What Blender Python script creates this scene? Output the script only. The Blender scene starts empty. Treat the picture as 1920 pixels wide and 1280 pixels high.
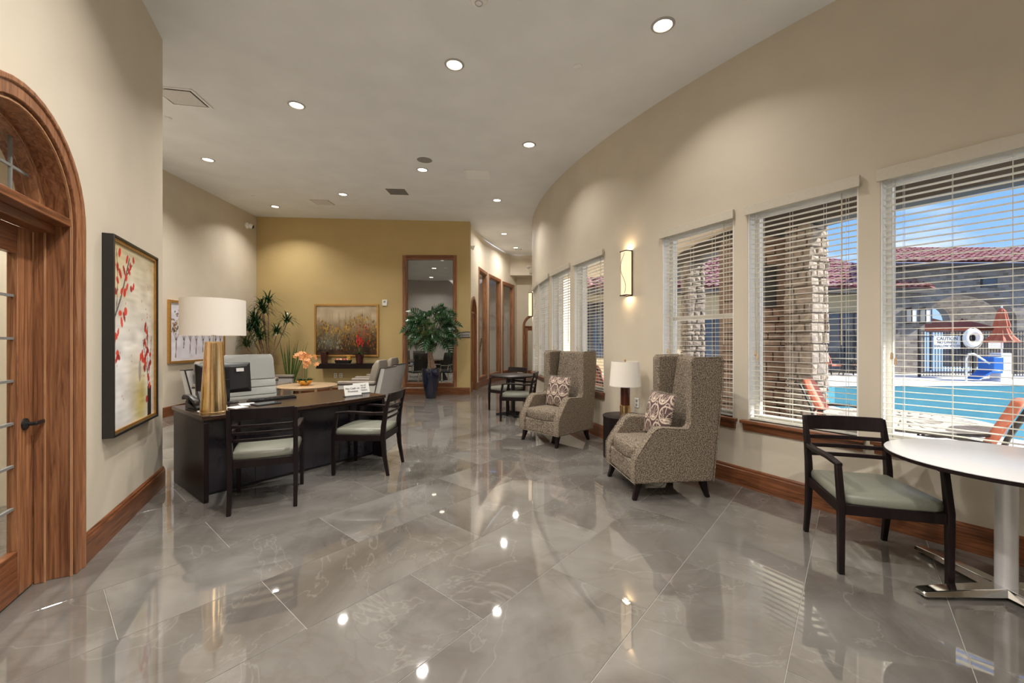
import bpy, bmesh, math, random
import numpy as np
from mathutils import Vector, Matrix
R = math.radians
random.seed(7)
SC = bpy.context.scene
COL = SC.collection

# ------------------------------------------------------------------ camera, sky, sun, exposure
CAMZ = 1.41
F = 759.0
cd = bpy.data.cameras.new('camera'); cam = bpy.data.objects.new('camera', cd); COL.objects.link(cam)
cam.location = (0, 0, CAMZ); cam.rotation_euler = (R(90), 0, 0)
cd.sensor_width = 36; cd.lens = F / 1920 * 36; cd.clip_start = 0.05; cd.clip_end = 300
SC.camera = cam
SC.view_settings.view_transform = 'Standard'; SC.view_settings.look = 'None'
SC.view_settings.gamma = 1; SC.view_settings.use_curve_mapping = False
SC.view_settings.exposure = 0.0
SC.cycles.max_bounces = 16; SC.cycles.diffuse_bounces = 8; SC.cycles.transparent_max_bounces = 32

DOWN_W, DOWN_COL = 31.0, (1.0, 0.945, 0.875)
W = bpy.data.worlds.new('sky'); SC.world = W; W.use_nodes = True
nt = W.node_tree; nt.nodes.clear()
def wn(t, **k):
    n = nt.nodes.new(t)
    for a, b in k.items(): setattr(n, a, b)
    return n
wo = wn('ShaderNodeOutputWorld'); bg = wn('ShaderNodeBackground'); tc = wn('ShaderNodeTexCoord')
sp = wn('ShaderNodeSeparateXYZ'); gr = wn('ShaderNodeValToRGB'); mp = wn('ShaderNodeMapping')
no = wn('ShaderNodeTexNoise'); cr = wn('ShaderNodeValToRGB'); mx = wn('ShaderNodeMix', data_type='RGBA')
nt.links.new(tc.outputs['Generated'], sp.inputs[0]); nt.links.new(sp.outputs['Z'], gr.inputs[0])
gr.color_ramp.elements[0].position = 0.0; gr.color_ramp.elements[0].color = (0.42, 0.62, 0.95, 1)
gr.color_ramp.elements[1].position = 0.7; gr.color_ramp.elements[1].color = (0.10, 0.26, 0.75, 1)
e = gr.color_ramp.elements.new(0.25); e.color = (0.20, 0.43, 0.92, 1)
mp.inputs['Scale'].default_value = (2.2, 2.2, 7.0)
nt.links.new(tc.outputs['Generated'], mp.inputs[0]); nt.links.new(mp.outputs[0], no.inputs['Vector'])
no.inputs['Scale'].default_value = 1.6; no.inputs['Detail'].default_value = 7; no.inputs['Distortion'].default_value = 0.4
nt.links.new(no.outputs['Fac'], cr.inputs[0])
cr.color_ramp.elements[0].position = 0.50; cr.color_ramp.elements[0].color = (0, 0, 0, 1)
cr.color_ramp.elements[1].position = 0.68; cr.color_ramp.elements[1].color = (1, 1, 1, 1)
nt.links.new(cr.outputs[0], mx.inputs['Factor']); nt.links.new(gr.outputs[0], mx.inputs['A'])
mx.inputs['B'].default_value = (0.86, 0.88, 0.93, 1)
nt.links.new(mx.outputs['Result'], bg.inputs[0]); nt.links.new(bg.outputs[0], wo.inputs[0])
bg.inputs[1].default_value = 1.35

sd = bpy.data.lights.new('sun', 'SUN'); sun = bpy.data.objects.new('sun', sd); COL.objects.link(sun)
sd.energy = 10.0; sd.angle = R(0.6); sd.color = (1.0, 0.94, 0.86)
sun.rotation_euler = Vector((0.85, -0.28, 0.56)).to_track_quat('Z', 'Y').to_euler()

# ------------------------------------------------------------------ materials
def srgb(r, g, b):
    f = lambda c: (c / 255 / 12.92) if c / 255 <= 0.04045 else ((c / 255 + 0.055) / 1.055) ** 2.4
    return (f(r), f(g), f(b))
class Nodes:
    def __init__(s, name):
        s.m = bpy.data.materials.new(name); s.m.use_nodes = True
        s.t = s.m.node_tree; s.t.nodes.clear()
        s.out = s.n('ShaderNodeOutputMaterial')
    def n(s, t, **k):
        n = s.t.nodes.new(t)
        for a, b in k.items(): setattr(n, a, b)
        return n
    def l(s, a, b): s.t.links.new(a, b)
    def bsdf(s, rough=0.5, metal=0.0, spec=0.5, col=(0.5, 0.5, 0.5)):
        p = s.n('ShaderNodeBsdfPrincipled')
        p.inputs['Base Color'].default_value = (*col, 1); p.inputs['Roughness'].default_value = rough
        p.inputs['Metallic'].default_value = metal; p.inputs['Specular IOR Level'].default_value = spec
        s.l(p.outputs[0], s.out.inputs[0]); s.p = p
        return p
    def coord(s, scale=(1, 1, 1), kind='Object', rnd=False):
        c = s.n('ShaderNodeTexCoord'); m = s.n('ShaderNodeMapping'); m.inputs['Scale'].default_value = scale
        src = c.outputs[kind]
        if rnd:
            oi = s.n('ShaderNodeObjectInfo'); mu = s.n('ShaderNodeMath', operation='MULTIPLY'); mu.inputs[1].default_value = 53.0
            s.l(oi.outputs['Random'], mu.inputs[0])
            ad = s.n('ShaderNodeVectorMath', operation='ADD'); s.l(src, ad.inputs[0]); s.l(mu.outputs[0], ad.inputs[1]); src = ad.outputs[0]
        s.l(src, m.inputs[0]); return m.outputs[0]
    def noise(s, vec, scale, detail=3, dist=0.0, rough=0.5):
        n = s.n('ShaderNodeTexNoise'); n.inputs['Scale'].default_value = scale; n.inputs['Detail'].default_value = detail
        n.inputs['Distortion'].default_value = dist; n.inputs['Roughness'].default_value = rough
        s.l(vec, n.inputs['Vector']); return n.outputs['Fac']
    def ramp(s, fac, stops):
        r = s.n('ShaderNodeValToRGB'); s.l(fac, r.inputs[0]); els = r.color_ramp.elements
        while len(els) < len(stops): els.new(0.5)
        for e_, (p, c) in zip(els, stops): e_.position = p; e_.color = (*c, 1) if len(c) == 3 else c
        return r.outputs[0]
    def bump(s, h, strength=0.2, dist=0.01):
        b = s.n('ShaderNodeBump'); b.inputs['Strength'].default_value = strength; b.inputs['Distance'].default_value = dist
        s.l(h, b.inputs['Height']); s.l(b.outputs[0], s.p.inputs['Normal'])

def plain(name, col, rough=0.5, metal=0.0, spec=0.5, var=0.06, nscale=40, bump=0.0):
    N = Nodes(name); N.bsdf(rough, metal, spec, col)
    v = N.coord(); f = N.noise(v, nscale, 3)
    a = tuple(c * (1 - var) for c in col); b = tuple(min(1, c * (1 + var)) for c in col)
    N.l(N.ramp(f, [(0.3, a), (0.7, b)]), N.p.inputs['Base Color'])
    if bump: N.bump(f, bump, 0.004)
    return N.m
def wood(name, c1, c2, scale, rough=0.3, contrast=0.18, spec=0.5):
    N = Nodes(name); N.bsdf(rough, 0, spec)
    v = N.coord(scale, rnd=True); f = N.noise(v, 1.0, 5, 1.6, 0.6)
    N.l(N.ramp(f, [(0.5 - contrast, c1), (0.5 + contrast, c2)]), N.p.inputs['Base Color'])
    N.bump(f, 0.06, 0.003); return N.m
def emit(name, col, strength):
    N = Nodes(name); e_ = N.n('ShaderNodeEmission'); e_.inputs[0].default_value = (*col, 1); e_.inputs[1].default_value = strength
    N.l(e_.outputs[0], N.out.inputs[0]); return N.m
def glass(name, tint=(1, 1, 1), gloss=0.9, rough=0.0, ior=1.45):
    N = Nodes(name); t = N.n('ShaderNodeBsdfTransparent'); t.inputs[0].default_value = (*tint, 1)
    g = N.n('ShaderNodeBsdfGlossy'); g.inputs['Roughness'].default_value = rough; g.inputs[0].default_value = (gloss, gloss, gloss, 1)
    fr = N.n('ShaderNodeFresnel'); fr.inputs[0].default_value = ior; mxs = N.n('ShaderNodeMixShader')
    ge = N.n('ShaderNodeNewGeometry'); iv = N.n('ShaderNodeMath', operation='SUBTRACT'); iv.inputs[0].default_value = 1.0; N.l(ge.outputs['Backfacing'], iv.inputs[1])
    mu = N.n('ShaderNodeMath', operation='MULTIPLY'); N.l(fr.outputs[0], mu.inputs[0]); N.l(iv.outputs[0], mu.inputs[1])   # reflect once, at the outer face
    N.l(mu.outputs[0], mxs.inputs[0]); N.l(t.outputs[0], mxs.inputs[1]); N.l(g.outputs[0], mxs.inputs[2]); N.l(mxs.outputs[0], N.out.inputs[0])
    return N.m

M = {}
def paint(name, col):
    N = Nodes(name); N.bsdf(0.62, 0, 0.3, col); v = N.coord(); f = N.noise(v, 220, 2); g = N.noise(v, 2.0, 2)
    N.l(N.ramp(g, [(0.3, tuple(c * 0.96 for c in col)), (0.7, tuple(c * 1.03 for c in col))]), N.p.inputs['Base Color'])
    N.bump(f, 0.12, 0.002); return N.m
M['wall'] = paint('beige_paint', (0.63, 0.565, 0.46))
M['gold'] = paint('gold_paint', (0.53, 0.40, 0.185))
M['ceil'] = paint('ceiling_paint', (0.80, 0.82, 0.835))
M['grey_wall'] = paint('grey_paint', (0.50, 0.46, 0.43))
M['wal_v'] = wood('walnut_upright', (0.135, 0.050, 0.022), (0.42, 0.19, 0.088), (34, 34, 1.6), 0.30)
M['wal_h'] = wood('walnut_level', (0.085, 0.027, 0.011), (0.28, 0.105, 0.042), (2.2, 2.2, 42), 0.28)
M['esp'] = wood('espresso_wood', (0.006, 0.0035, 0.004), (0.016, 0.009, 0.009), (20, 20, 2), 0.38, spec=0.22)
M['esp_top'] = wood('espresso_top', (0.016, 0.007, 0.004), (0.045, 0.020, 0.010), (3, 30, 30), 0.26)
M['panel_blue'] = wood('dark_panel', (0.018, 0.016, 0.023), (0.027, 0.024, 0.033), (8, 8, 2), 0.24, spec=0.7)
M['gold_frame'] = plain('gilt_frame', (0.50, 0.27, 0.075), 0.35, 0.6, var=0.15)
M['black_frame'] = plain('black_frame', (0.018, 0.017, 0.016), 0.35)
M['vinyl'] = plain('sage_vinyl', (0.205, 0.21, 0.17), 0.40, var=0.05, nscale=90, bump=0.08)
M['vinyl_grey'] = plain('grey_leather', (0.335, 0.345, 0.325), 0.40, var=0.05, nscale=120, bump=0.08)
M['taupe'] = plain('taupe_leather', (0.27, 0.235, 0.195), 0.42, var=0.08, nscale=60, bump=0.08)
M['taupe_light'] = plain('pale_leather', (0.46, 0.45, 0.43), 0.40, var=0.05, nscale=60)
M['black'] = plain('black_plastic', (0.010, 0.010, 0.011), 0.35, var=0.1)
M['seam'] = plain('dark_piping', (0.015, 0.012, 0.010), 0.5)
M['white'] = plain('white_plastic', (0.86, 0.86, 0.84), 0.4, var=0.02)
M['vent_dark'] = plain('vent_grey_metal', (0.27, 0.26, 0.25), 0.6)  # even grey of the return grille and speaker
M['rim'] = plain('grey_trim_ring', (0.42, 0.40, 0.385), 0.4)
M['blind'] = plain('blind_slat_white', (0.90, 0.89, 0.86), 0.45, var=0.02)
nt_ = M['blind'].node_tree; tr_ = nt_.nodes.new('ShaderNodeBsdfTranslucent'); tr_.inputs[0].default_value = (0.85, 0.83, 0.76, 1); ms_ = nt_.nodes.new('ShaderNodeMixShader'); ms_.inputs[0].default_value = 0.58
nt_.links.new([q for q in nt_.nodes if q.type == 'BSDF_PRINCIPLED'][0].outputs[0], ms_.inputs[1]); nt_.links.new(tr_.outputs[0], ms_.inputs[2]); nt_.links.new(ms_.outputs[0], [q for q in nt_.nodes if q.type == 'OUTPUT_MATERIAL'][0].inputs[0])
M['valance'] = plain('valance_cream', (0.60, 0.55, 0.46), 0.5, var=0.03)
M['brass'] = plain('brushed_brass', (0.84, 0.60, 0.31), 0.20, 1.0, var=0.05)
M['chrome'] = plain('chrome', (0.82, 0.83, 0.85), 0.10, 1.0, var=0.02)
M['alu'] = plain('satin_aluminium', (0.72, 0.72, 0.73), 0.35, 0.4, var=0.02)
M['white_top'] = plain('white_laminate', (0.80, 0.81, 0.83), 0.25, var=0.01)
M['shade'] = plain('linen_shade', (0.82, 0.77, 0.69), 0.8, var=0.03, nscale=300)
M['mahogany'] = wood('dark_red_wood', (0.045, 0.010, 0.005), (0.13, 0.035, 0.016), (30, 30, 2), 0.22)
M['pale_wood'] = wood('pale_table_wood', (0.50, 0.34, 0.20), (0.66, 0.48, 0.31), (4, 30, 30), 0.28)
M['pot_blue'] = plain('glazed_navy', (0.005, 0.008, 0.024), 0.10, spec=0.8)
M['pot_red'] = plain('oxblood_glaze', (0.05, 0.012, 0.012), 0.15, var=0.3)
M['gold_bowl'] = plain('gold_bowl', (0.75, 0.42, 0.08), 0.25, 0.7, var=0.1)
M['bark'] = plain('palm_bark', (0.30, 0.20, 0.14), 0.8, var=0.4, nscale=30, bump=0.5)
M['stem'] = plain('green_stem', (0.10, 0.14, 0.03), 0.5, var=0.2)
M['leaf'] = plain('philodendron_leaf', (0.017, 0.060, 0.018), 0.25, var=0.55, nscale=9)
M['leaf2'] = plain('dracaena_leaf', (0.028, 0.07, 0.020), 0.35, var=0.5, nscale=9)
M['blade'] = plain('reed_leaf', (0.07, 0.14, 0.03), 0.35, var=0.4, nscale=12)
M['petal'] = plain('apricot_petal', (0.80, 0.38, 0.15), 0.5, var=0.25, nscale=60)
M['red_flower'] = plain('red_flower', (0.55, 0.03, 0.02), 0.5, var=0.3)
M['soil'] = plain('soil', (0.03, 0.02, 0.012), 0.9, var=0.4)
M['paper'] = plain('white_paper', (0.80, 0.80, 0.78), 0.6, var=0.01)
M['ink'] = plain('black_ink', (0.03, 0.03, 0.03), 0.6)
M['sign_grey'] = plain('sign_grey', (0.36, 0.34, 0.32), 0.4, var=0.04)
M['orange'] = plain('orange_cushion', (0.66, 0.20, 0.13), 0.7, var=0.08)
M['canvas_orange'] = plain('orange_canvas', (0.58, 0.13, 0.06), 0.7, var=0.1, nscale=8)
M['concrete'] = plain('pool_deck_concrete', (0.74, 0.73, 0.72), 0.8, var=0.08, nscale=5)
M['coping'] = plain('pale_coping', (0.72, 0.71, 0.69), 0.7, var=0.05)
M['pool'] = plain('pool_plaster', (0.13, 0.32, 0.385), 0.6, var=0.08, nscale=2)
M['beam'] = plain('dark_beam', (0.055, 0.045, 0.040), 0.6)
M['soffit'] = plain('tan_soffit', (0.70, 0.55, 0.36), 0.7)
M['stucco'] = plain('tan_stucco', (0.50, 0.40, 0.25), 0.8)
M['dark_glass'] = plain('dark_window_glass', (0.03, 0.04, 0.055), 0.05, spec=0.9)
M['fence'] = plain('black_iron', (0.02, 0.02, 0.025), 0.5)
M['lift_blue'] = plain('blue_seat_plastic', (0.02, 0.16, 0.55), 0.4)
M['brown_stone'] = plain('brown_stone', (0.20, 0.13, 0.095), 0.85, var=0.35, nscale=7, bump=0.4)
M['mortar'] = plain('mortar', (0.30, 0.27, 0.24), 0.9)
M['muntin'] = plain('grey_muntin', (0.20, 0.20, 0.19), 0.5)
M['dark_carpet'] = plain('charcoal_carpet', (0.03, 0.027, 0.026), 0.95, var=0.3, nscale=120)
M['pale_metal'] = plain('pale_table_metal', (0.55, 0.54, 0.53), 0.5, var=0.03)
M['wal_highlight'] = wood('walnut_edge_highlight', (0.36, 0.17, 0.08), (0.58, 0.33, 0.18), (34, 34, 1.6), 0.3)  # paler walnut, the highlight on the door edges put into its colour
M['carpet'] = plain('brown_carpet', (0.10, 0.065, 0.045), 0.95, var=0.3, nscale=120)
M['glass'] = glass('clear_glass', (0.97, 0.98, 0.97))
M['glass_in'] = glass('interior_glass', (0.90, 0.91, 0.89), 0.95)
M['water'] = glass('pool_water', (0.80, 0.95, 0.98), 1.0, 0.04, 1.36)
M['downlight'] = emit('lamp_lens_glow', (1.0, 0.86, 0.66), 9.0)
M['sconce_glow'] = emit('sconce_glow', (1.0, 0.74, 0.46), 1.35)
M['screen_off'] = plain('monitor_back', (0.012, 0.012, 0.013), 0.3)

def tweed(name, c1, c2):
    N = Nodes(name); N.bsdf(0.9, 0, 0.2); v = N.coord(); f = N.noise(v, 260, 2, 0, 0.7); g = N.noise(v, 110, 2)
    mm = N.n('ShaderNodeMath', operation='ADD'); N.l(f, mm.inputs[0]); N.l(g, mm.inputs[1])
    hm = N.n('ShaderNodeMath', operation='MULTIPLY'); hm.inputs[1].default_value = 0.5; N.l(mm.outputs[0], hm.inputs[0])
    N.l(N.ramp(hm.outputs[0], [(0.43, c1), (0.59, c2)]), N.p.inputs['Base Color']); N.bump(f, 0.35, 0.003); return N.m
M['tweed'] = tweed('brown_tweed', (0.040, 0.028, 0.020), (0.37, 0.305, 0.235))
# polished marble tile
N = Nodes('polished_marble'); N.bsdf(0.03, 0, 0.5); N.p.inputs['IOR'].default_value = 2.3
v = N.coord((1, 1, 1), rnd=True)
c = N.noise(v, 1.1, 6, 1.2, 0.55); c2 = N.noise(v, 0.9, 6, 1.6, 0.58); c3 = N.noise(v, 0.8, 5, 1.6, 0.55)
base = N.ramp(c, [(0.30, (0.100, 0.089, 0.078)), (0.72, (0.210, 0.201, 0.188))])
v1 = N.ramp(c2, [(0.475, (0, 0, 0)), (0.497, (1, 1, 1)), (0.503, (1, 1, 1)), (0.525, (0, 0, 0))])
v2 = N.ramp(c3, [(0.494, (0, 0, 0)), (0.4995, (0.8, 0.8, 0.8)), (0.5005, (0.8, 0.8, 0.8)), (0.506, (0, 0, 0))])
ma = N.n('ShaderNodeMix', data_type='RGBA'); mb_ = N.n('ShaderNodeMix', data_type='RGBA')
fm = N.n('ShaderNodeMath', operation='MULTIPLY'); fm.inputs[1].default_value = 0.20; N.l(v1, fm.inputs[0])
N.l(fm.outputs[0], ma.inputs['Factor']); N.l(base, ma.inputs['A']); ma.inputs['B'].default_value = (0.10, 0.085, 0.072, 1)
fm2 = N.n('ShaderNodeMath', operation='MULTIPLY'); fm2.inputs[1].default_value = 0.17; N.l(v2, fm2.inputs[0])
N.l(fm2.outputs[0], mb_.inputs['Factor']); N.l(ma.outputs['Result'], mb_.inputs['A']); mb_.inputs['B'].default_value = (0.48, 0.46, 0.43, 1)
N.l(mb_.outputs['Result'], N.p.inputs['Base Color']); M['marble'] = N.m
M['grout'] = plain('grout', (0.32, 0.305, 0.28), 0.8)
# terracotta pan tiles, small stone courses (too far to pick apart), painted canvases
N = Nodes('terracotta'); N.bsdf(0.7, 0, 0.3); v = N.coord(); f = N.noise(v, 3.5, 5)
N.l(N.ramp(f, [(0.3, (0.28, 0.085, 0.075)), (0.5, (0.50, 0.22, 0.20)), (0.75, (0.62, 0.42, 0.39))]), N.p.inputs['Base Color']); M['terracotta'] = N.m
def stonewall(name, sc, tint):
    N = Nodes(name); N.bsdf(0.85, 0, 0.2); c_ = N.n('ShaderNodeTexCoord'); s_ = N.n('ShaderNodeSeparateXYZ'); cb = N.n('ShaderNodeCombineXYZ')
    N.l(c_.outputs['Object'], s_.inputs[0]); N.l(s_.outputs['X'], cb.inputs[0]); N.l(s_.outputs['Z'], cb.inputs[1])
    b = N.n('ShaderNodeTexBrick'); b.inputs['Scale'].default_value = sc; b.inputs['Mortar Size'].default_value = 0.02
    b.inputs['Color1'].default_value = (0.30 * tint, 0.25 * tint, 0.22 * tint, 1); b.inputs['Color2'].default_value = (0.55 * tint, 0.50 * tint, 0.46 * tint, 1); b.inputs['Mortar'].default_value = (0.25, 0.23, 0.21, 1)
    b.inputs['Bias'].default_value = 0.0
    N.l(cb.outputs[0], b.inputs['Vector']); N.l(b.outputs['Color'], N.p.inputs['Base Color']); return N.m
M['stone_far'] = stonewall('coursed_stone', 1.9, 0.52)
def stone(name, c1, c2):
    N = Nodes(name); N.bsdf(0.88, 0, 0.2); v = N.coord(rnd=True); f = N.noise(v, 9, 6, 0.5)
    oi = N.n('ShaderNodeObjectInfo'); r1 = N.ramp(oi.outputs['Random'], [(0.0, c1), (0.5, c2), (1.0, tuple(0.8 * x for x in c2))])
    mm = N.n('ShaderNodeMix', data_type='RGBA', blend_type='MULTIPLY'); mm.inputs['Factor'].default_value = 0.7
    N.l(r1, mm.inputs['A']); N.l(N.ramp(f, [(0.25, (0.45, 0.43, 0.42)), (0.65, (1.15, 1.1, 1.05))]), mm.inputs['B'])
    N.l(mm.outputs['Result'], N.p.inputs['Base Color']); N.bump(f, 0.9, 0.03); return N.m
M['stone'] = stone('split_face_stone', (0.30, 0.275, 0.26), (0.42, 0.37, 0.325))
M['stone_brown'] = stone('brown_ledgestone', (0.26, 0.17, 0.13), (0.36, 0.26, 0.20))
N = Nodes('painted_canvas'); N.bsdf(0.55, 0, 0.3); at = N.n('ShaderNodeAttribute'); at.attribute_name = 'Col'
N.l(at.outputs['Color'], N.p.inputs['Base Color']); f = N.noise(N.coord(), 200, 3); N.bump(f, 0.15, 0.002); M['art'] = N.m
N = Nodes('woven_pattern'); N.bsdf(0.85, 0, 0.2); at = N.n('ShaderNodeAttribute'); at.attribute_name = 'Col'
N.l(at.outputs['Color'], N.p.inputs['Base Color']); M['weave'] = N.m

# ------------------------------------------------------------------ mesh helpers
class MB:
    """collects shapes into one bmesh; build() links it as ONE object"""
    def __init__(s): s.b = bmesh.new()
    def face(s, pts):
        vs = [s.b.verts.new(p) for p in pts]; return s.b.faces.new(vs)
    def hexa(s, p):  # 8 points: bottom 4 ccw, top 4 ccw
        v = [s.b.verts.new(q) for q in p]
        for f in ((3, 2, 1, 0), (4, 5, 6, 7), (0, 1, 5, 4), (1, 2, 6, 5), (2, 3, 7, 6), (3, 0, 4, 7)): s.b.faces.new([v[i] for i in f])
        return s
    def box(s, x0, x1, y0, y1, z0, z1):
        return s.hexa([(x0, y0, z0), (x1, y0, z0), (x1, y1, z0), (x0, y1, z0), (x0, y0, z1), (x1, y0, z1), (x1, y1, z1), (x0, y1, z1)])
    def obox(s, c, ax, ay, az, hx, hy, hz):
        c, ax, ay, az = Vector(c), Vector(ax).normalized(), Vector(ay).normalized(), Vector(az).normalized()
        q = lambda i, j, k: c + ax * hx * i + ay * hy * j + az * hz * k
        return s.hexa([q(-1, -1, -1), q(1, -1, -1), q(1, 1, -1), q(-1, 1, -1), q(-1, -1, 1), q(1, -1, 1), q(1, 1, 1), q(-1, 1, 1)])
    def bar(s, p, q, w, h, up=(0, 0, 1)):  # a straight bar between two points
        p, q = Vector(p), Vector(q); d = (q - p); L = d.length; d.normalize(); up = Vector(up)
        sd_ = d.cross(up)
        if sd_.length < 1e-4: sd_ = d.cross(Vector((1, 0, 0)))
        sd_.normalize(); u2 = sd_.cross(d)
        return s.obox((p + q) / 2, sd_, d, u2, w / 2, L / 2, h / 2)
    def prism(s, poly, z0, z1):  # polygon in xy
        n = len(poly)
        a = [s.b.verts.new((x, y, z0)) for x, y in poly]; t = [s.b.verts.new((x, y, z1)) for x, y in poly]
        s.b.faces.new(a[::-1]); s.b.faces.new(t)
        for i in range(n): s.b.faces.new([a[i], a[(i + 1) % n], t[(i + 1) % n], t[i]])
        return s
    def prism_x(s, poly, x0, x1):  # polygon in yz, extruded along x
        n = len(poly)
        a = [s.b.verts.new((x0, y, z)) for y, z in poly]; t = [s.b.verts.new((x1, y, z)) for y, z in poly]
        s.b.faces.new(a[::-1]); s.b.faces.new(t)
        for i in range(n): s.b.faces.new([a[i], a[(i + 1) % n], t[(i + 1) % n], t[i]])
        return s
    def prism_y(s, poly, y0, y1):  # polygon in xz, extruded along y
        n = len(poly)
        a = [s.b.verts.new((x, y0, z)) for x, z in poly]; t = [s.b.verts.new((x, y1, z)) for x, z in poly]
        s.b.faces.new(a); s.b.faces.new(t[::-1])
        for i in range(n): s.b.faces.new([a[(i + 1) % n], a[i], t[i], t[(i + 1) % n]])
        return s
    def lathe(s, prof, seg=32, c=(0, 0, 0), cap=True):  # prof: (r,z)
        rings = []
        for r, z in prof:
            rings.append([s.b.verts.new((c[0] + r * math.cos(2 * math.pi * i / seg), c[1] + r * math.sin(2 * math.pi * i / seg), c[2] + z)) for i in range(seg)])
        for a, b_ in zip(rings, rings[1:]):
            for i in range(seg): s.b.faces.new([a[i], a[(i + 1) % seg], b_[(i + 1) % seg], b_[i]])
        if cap:
            s.b.faces.new(rings[0][::-1]); s.b.faces.new(rings[-1])
        return s
    def loft(s, rings, cap=True, closed=True):
        rr = [[s.b.verts.new(p) for p in r] for r in rings]; n = len(rr[0])
        for a, b_ in zip(rr, rr[1:]):
            for i in range(n if closed else n - 1): s.b.faces.new([a[i], a[(i + 1) % n], b_[(i + 1) % n], b_[i]])
        if cap and closed: s.b.faces.new(rr[0][::-1]); s.b.faces.new(rr[-1])
        return s
    def sweep(s, path, sizes, ax=(1, 0, 0), ay=(0, 1, 0)):  # rectangular section along a path, section axes fixed
        ax, ay = Vector(ax), Vector(ay); rings = []
        for p, (w, h) in zip(path, sizes):
            p = Vector(p); rings.append([p - ax * w / 2 - ay * h / 2, p + ax * w / 2 - ay * h / 2, p + ax * w / 2 + ay * h / 2, p - ax * w / 2 + ay * h / 2])
        return s.loft(rings)
    def tube(s, path, rad, seg=8):
        path = [Vector(p) for p in path]; rings = []
        rad = rad if isinstance(rad, (list, tuple)) else [rad] * len(path)
        for i, p in enumerate(path):
            d = (path[min(i + 1, len(path) - 1)] - path[max(i - 1, 0)]).normalized()
            u = d.cross(Vector((0.31, 0.17, 0.93)));
            if u.length < 0.05: u = d.cross(Vector((1, 0, 0)))
            u.normalize(); w = d.cross(u)
            rings.append([p + (u * math.cos(2 * math.pi * k / seg) + w * math.sin(2 * math.pi * k / seg)) * rad[i] for k in range(seg)])
        return s.loft(rings)
    def ball(s, c, rx, ry=None, rz=None, seg=12, rings=8):
        ry = ry or rx; rz = rz or rx; rr = []
        for j in range(1, rings):
            t = math.pi * j / rings
            rr.append([(c[0] + rx * math.sin(t) * math.cos(2 * math.pi * i / seg), c[1] + ry * math.sin(t) * math.sin(2 * math.pi * i / seg), c[2] - rz * math.cos(t)) for i in range(seg)])
        return s.loft(rr)
    def mesh(s, name, mat, smooth=40):
        bmesh.ops.remove_doubles(s.b, verts=s.b.verts, dist=1e-5)
        bmesh.ops.recalc_face_normals(s.b, faces=s.b.faces)
        me = bpy.data.meshes.new(name); s.b.to_mesh(me); s.b.free()
        for m in (mat if isinstance(mat, list) else [mat]): me.materials.append(m)
        if smooth:
            me.shade_smooth(); me.set_sharp_from_angle(angle=R(smooth))
        return me
    def build(s, name, mat, parent=None, bevel=0.0, seg=2, smooth=40, kind=None):
        return link(name, s.mesh(name, mat, smooth), parent, bevel, seg, kind)

def link(name, me, parent=None, bevel=0.0, seg=2, kind=None):
    o = bpy.data.objects.new(name, me); COL.objects.link(o)
    if parent is not None: o.parent = parent
    if kind: o['kind'] = kind
    if bevel:
        b = o.modifiers.new('bevel', 'BEVEL'); b.width = bevel; b.segments = seg; b.limit_method = 'ANGLE'; b.angle_limit = R(35)
    return o
def thing(name, label, cat, loc=(0, 0, 0), rz=0.0, group=None):
    o = bpy.data.objects.new(name, None); COL.objects.link(o); o.empty_display_size = 0.1
    o.location = loc; o.rotation_euler = (0, 0, rz); o['label'] = label; o['category'] = cat
    if group: o['group'] = group
    return o
def struct(name, loc=(0, 0, 0), rz=0.0):
    o = bpy.data.objects.new(name, None); COL.objects.link(o); o.empty_display_size = 0.1
    o.location = loc; o.rotation_euler = (0, 0, rz); o['kind'] = 'structure'; return o
def tag(o, label, cat, group=None):
    o['label'] = label; o['category'] = cat
    if group: o['group'] = group
    return o
def dup(root, loc, rz, label, group=None):
    r = root.copy(); COL.objects.link(r); r.location = loc; r.rotation_euler = (0, 0, rz); r['label'] = label
    if group: r['group'] = group
    for ch in root.children:
        c_ = ch.copy(); COL.objects.link(c_); c_.parent = r
        for g_ in ch.children:
            d_ = g_.copy(); COL.objects.link(d_); d_.parent = c_
    return r
def text(body, size, parent, loc, rot=(R(90), 0, 0), mat=None, name='lettering', align='CENTER', ext=0.0008, sx=1.0):
    cu = bpy.data.curves.new(name, 'FONT'); cu.body = body; cu.size = size; cu.align_x = align; cu.align_y = 'CENTER'; cu.extrude = ext
    cu.resolution_u = 2
    o = bpy.data.objects.new(name, cu); COL.objects.link(o); cu.materials.append(mat or M['ink'])
    me = bpy.data.meshes.new_from_object(o); bpy.data.objects.remove(o); me.name = name
    o = bpy.data.objects.new(name, me); COL.objects.link(o)
    o.parent = parent; o.location = loc; o.rotation_euler = rot; o.scale = (sx, 1, 1); o['kind'] = 'stuff'; return o
def facing(mx_, my_): return math.atan2(mx_, -my_)      # local -Y looks along (mx,my)
def heading(fx, fy): return math.atan2(fy, fx) - math.pi / 2   # local +Y looks along (fx,fy)

# ------------------------------------------------------------------ plan of the room
CX, CY, R1, R2 = 13.155, 10.332, 12.627, 14.295     # the two concentric curved walls
def cz(x, y): return 4.134 + 0.0406 * y - 0.0237 * x  # gently raked ceiling
def arc(r, deg): return (CX + r * math.cos(R(deg)), CY + r * math.sin(R(deg)))
def ceil_pt(x, y):
    d = 2.724 / ((640 - y) / F - 0.0406 + 0.0237 * (x - 960) / F); X = (x - 960) / F * d
    return (X, d, cz(X, d))
LW0 = Vector((-2.70, 2.53)); LT = Vector((-0.453, 0.8915)); LN = Vector((-0.8915, -0.453))   # left wall: point, run, outward normal
def lw(s_, q=0.0): p = LW0 + LT * s_ + LN * q; return (p.x, p.y)

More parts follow.
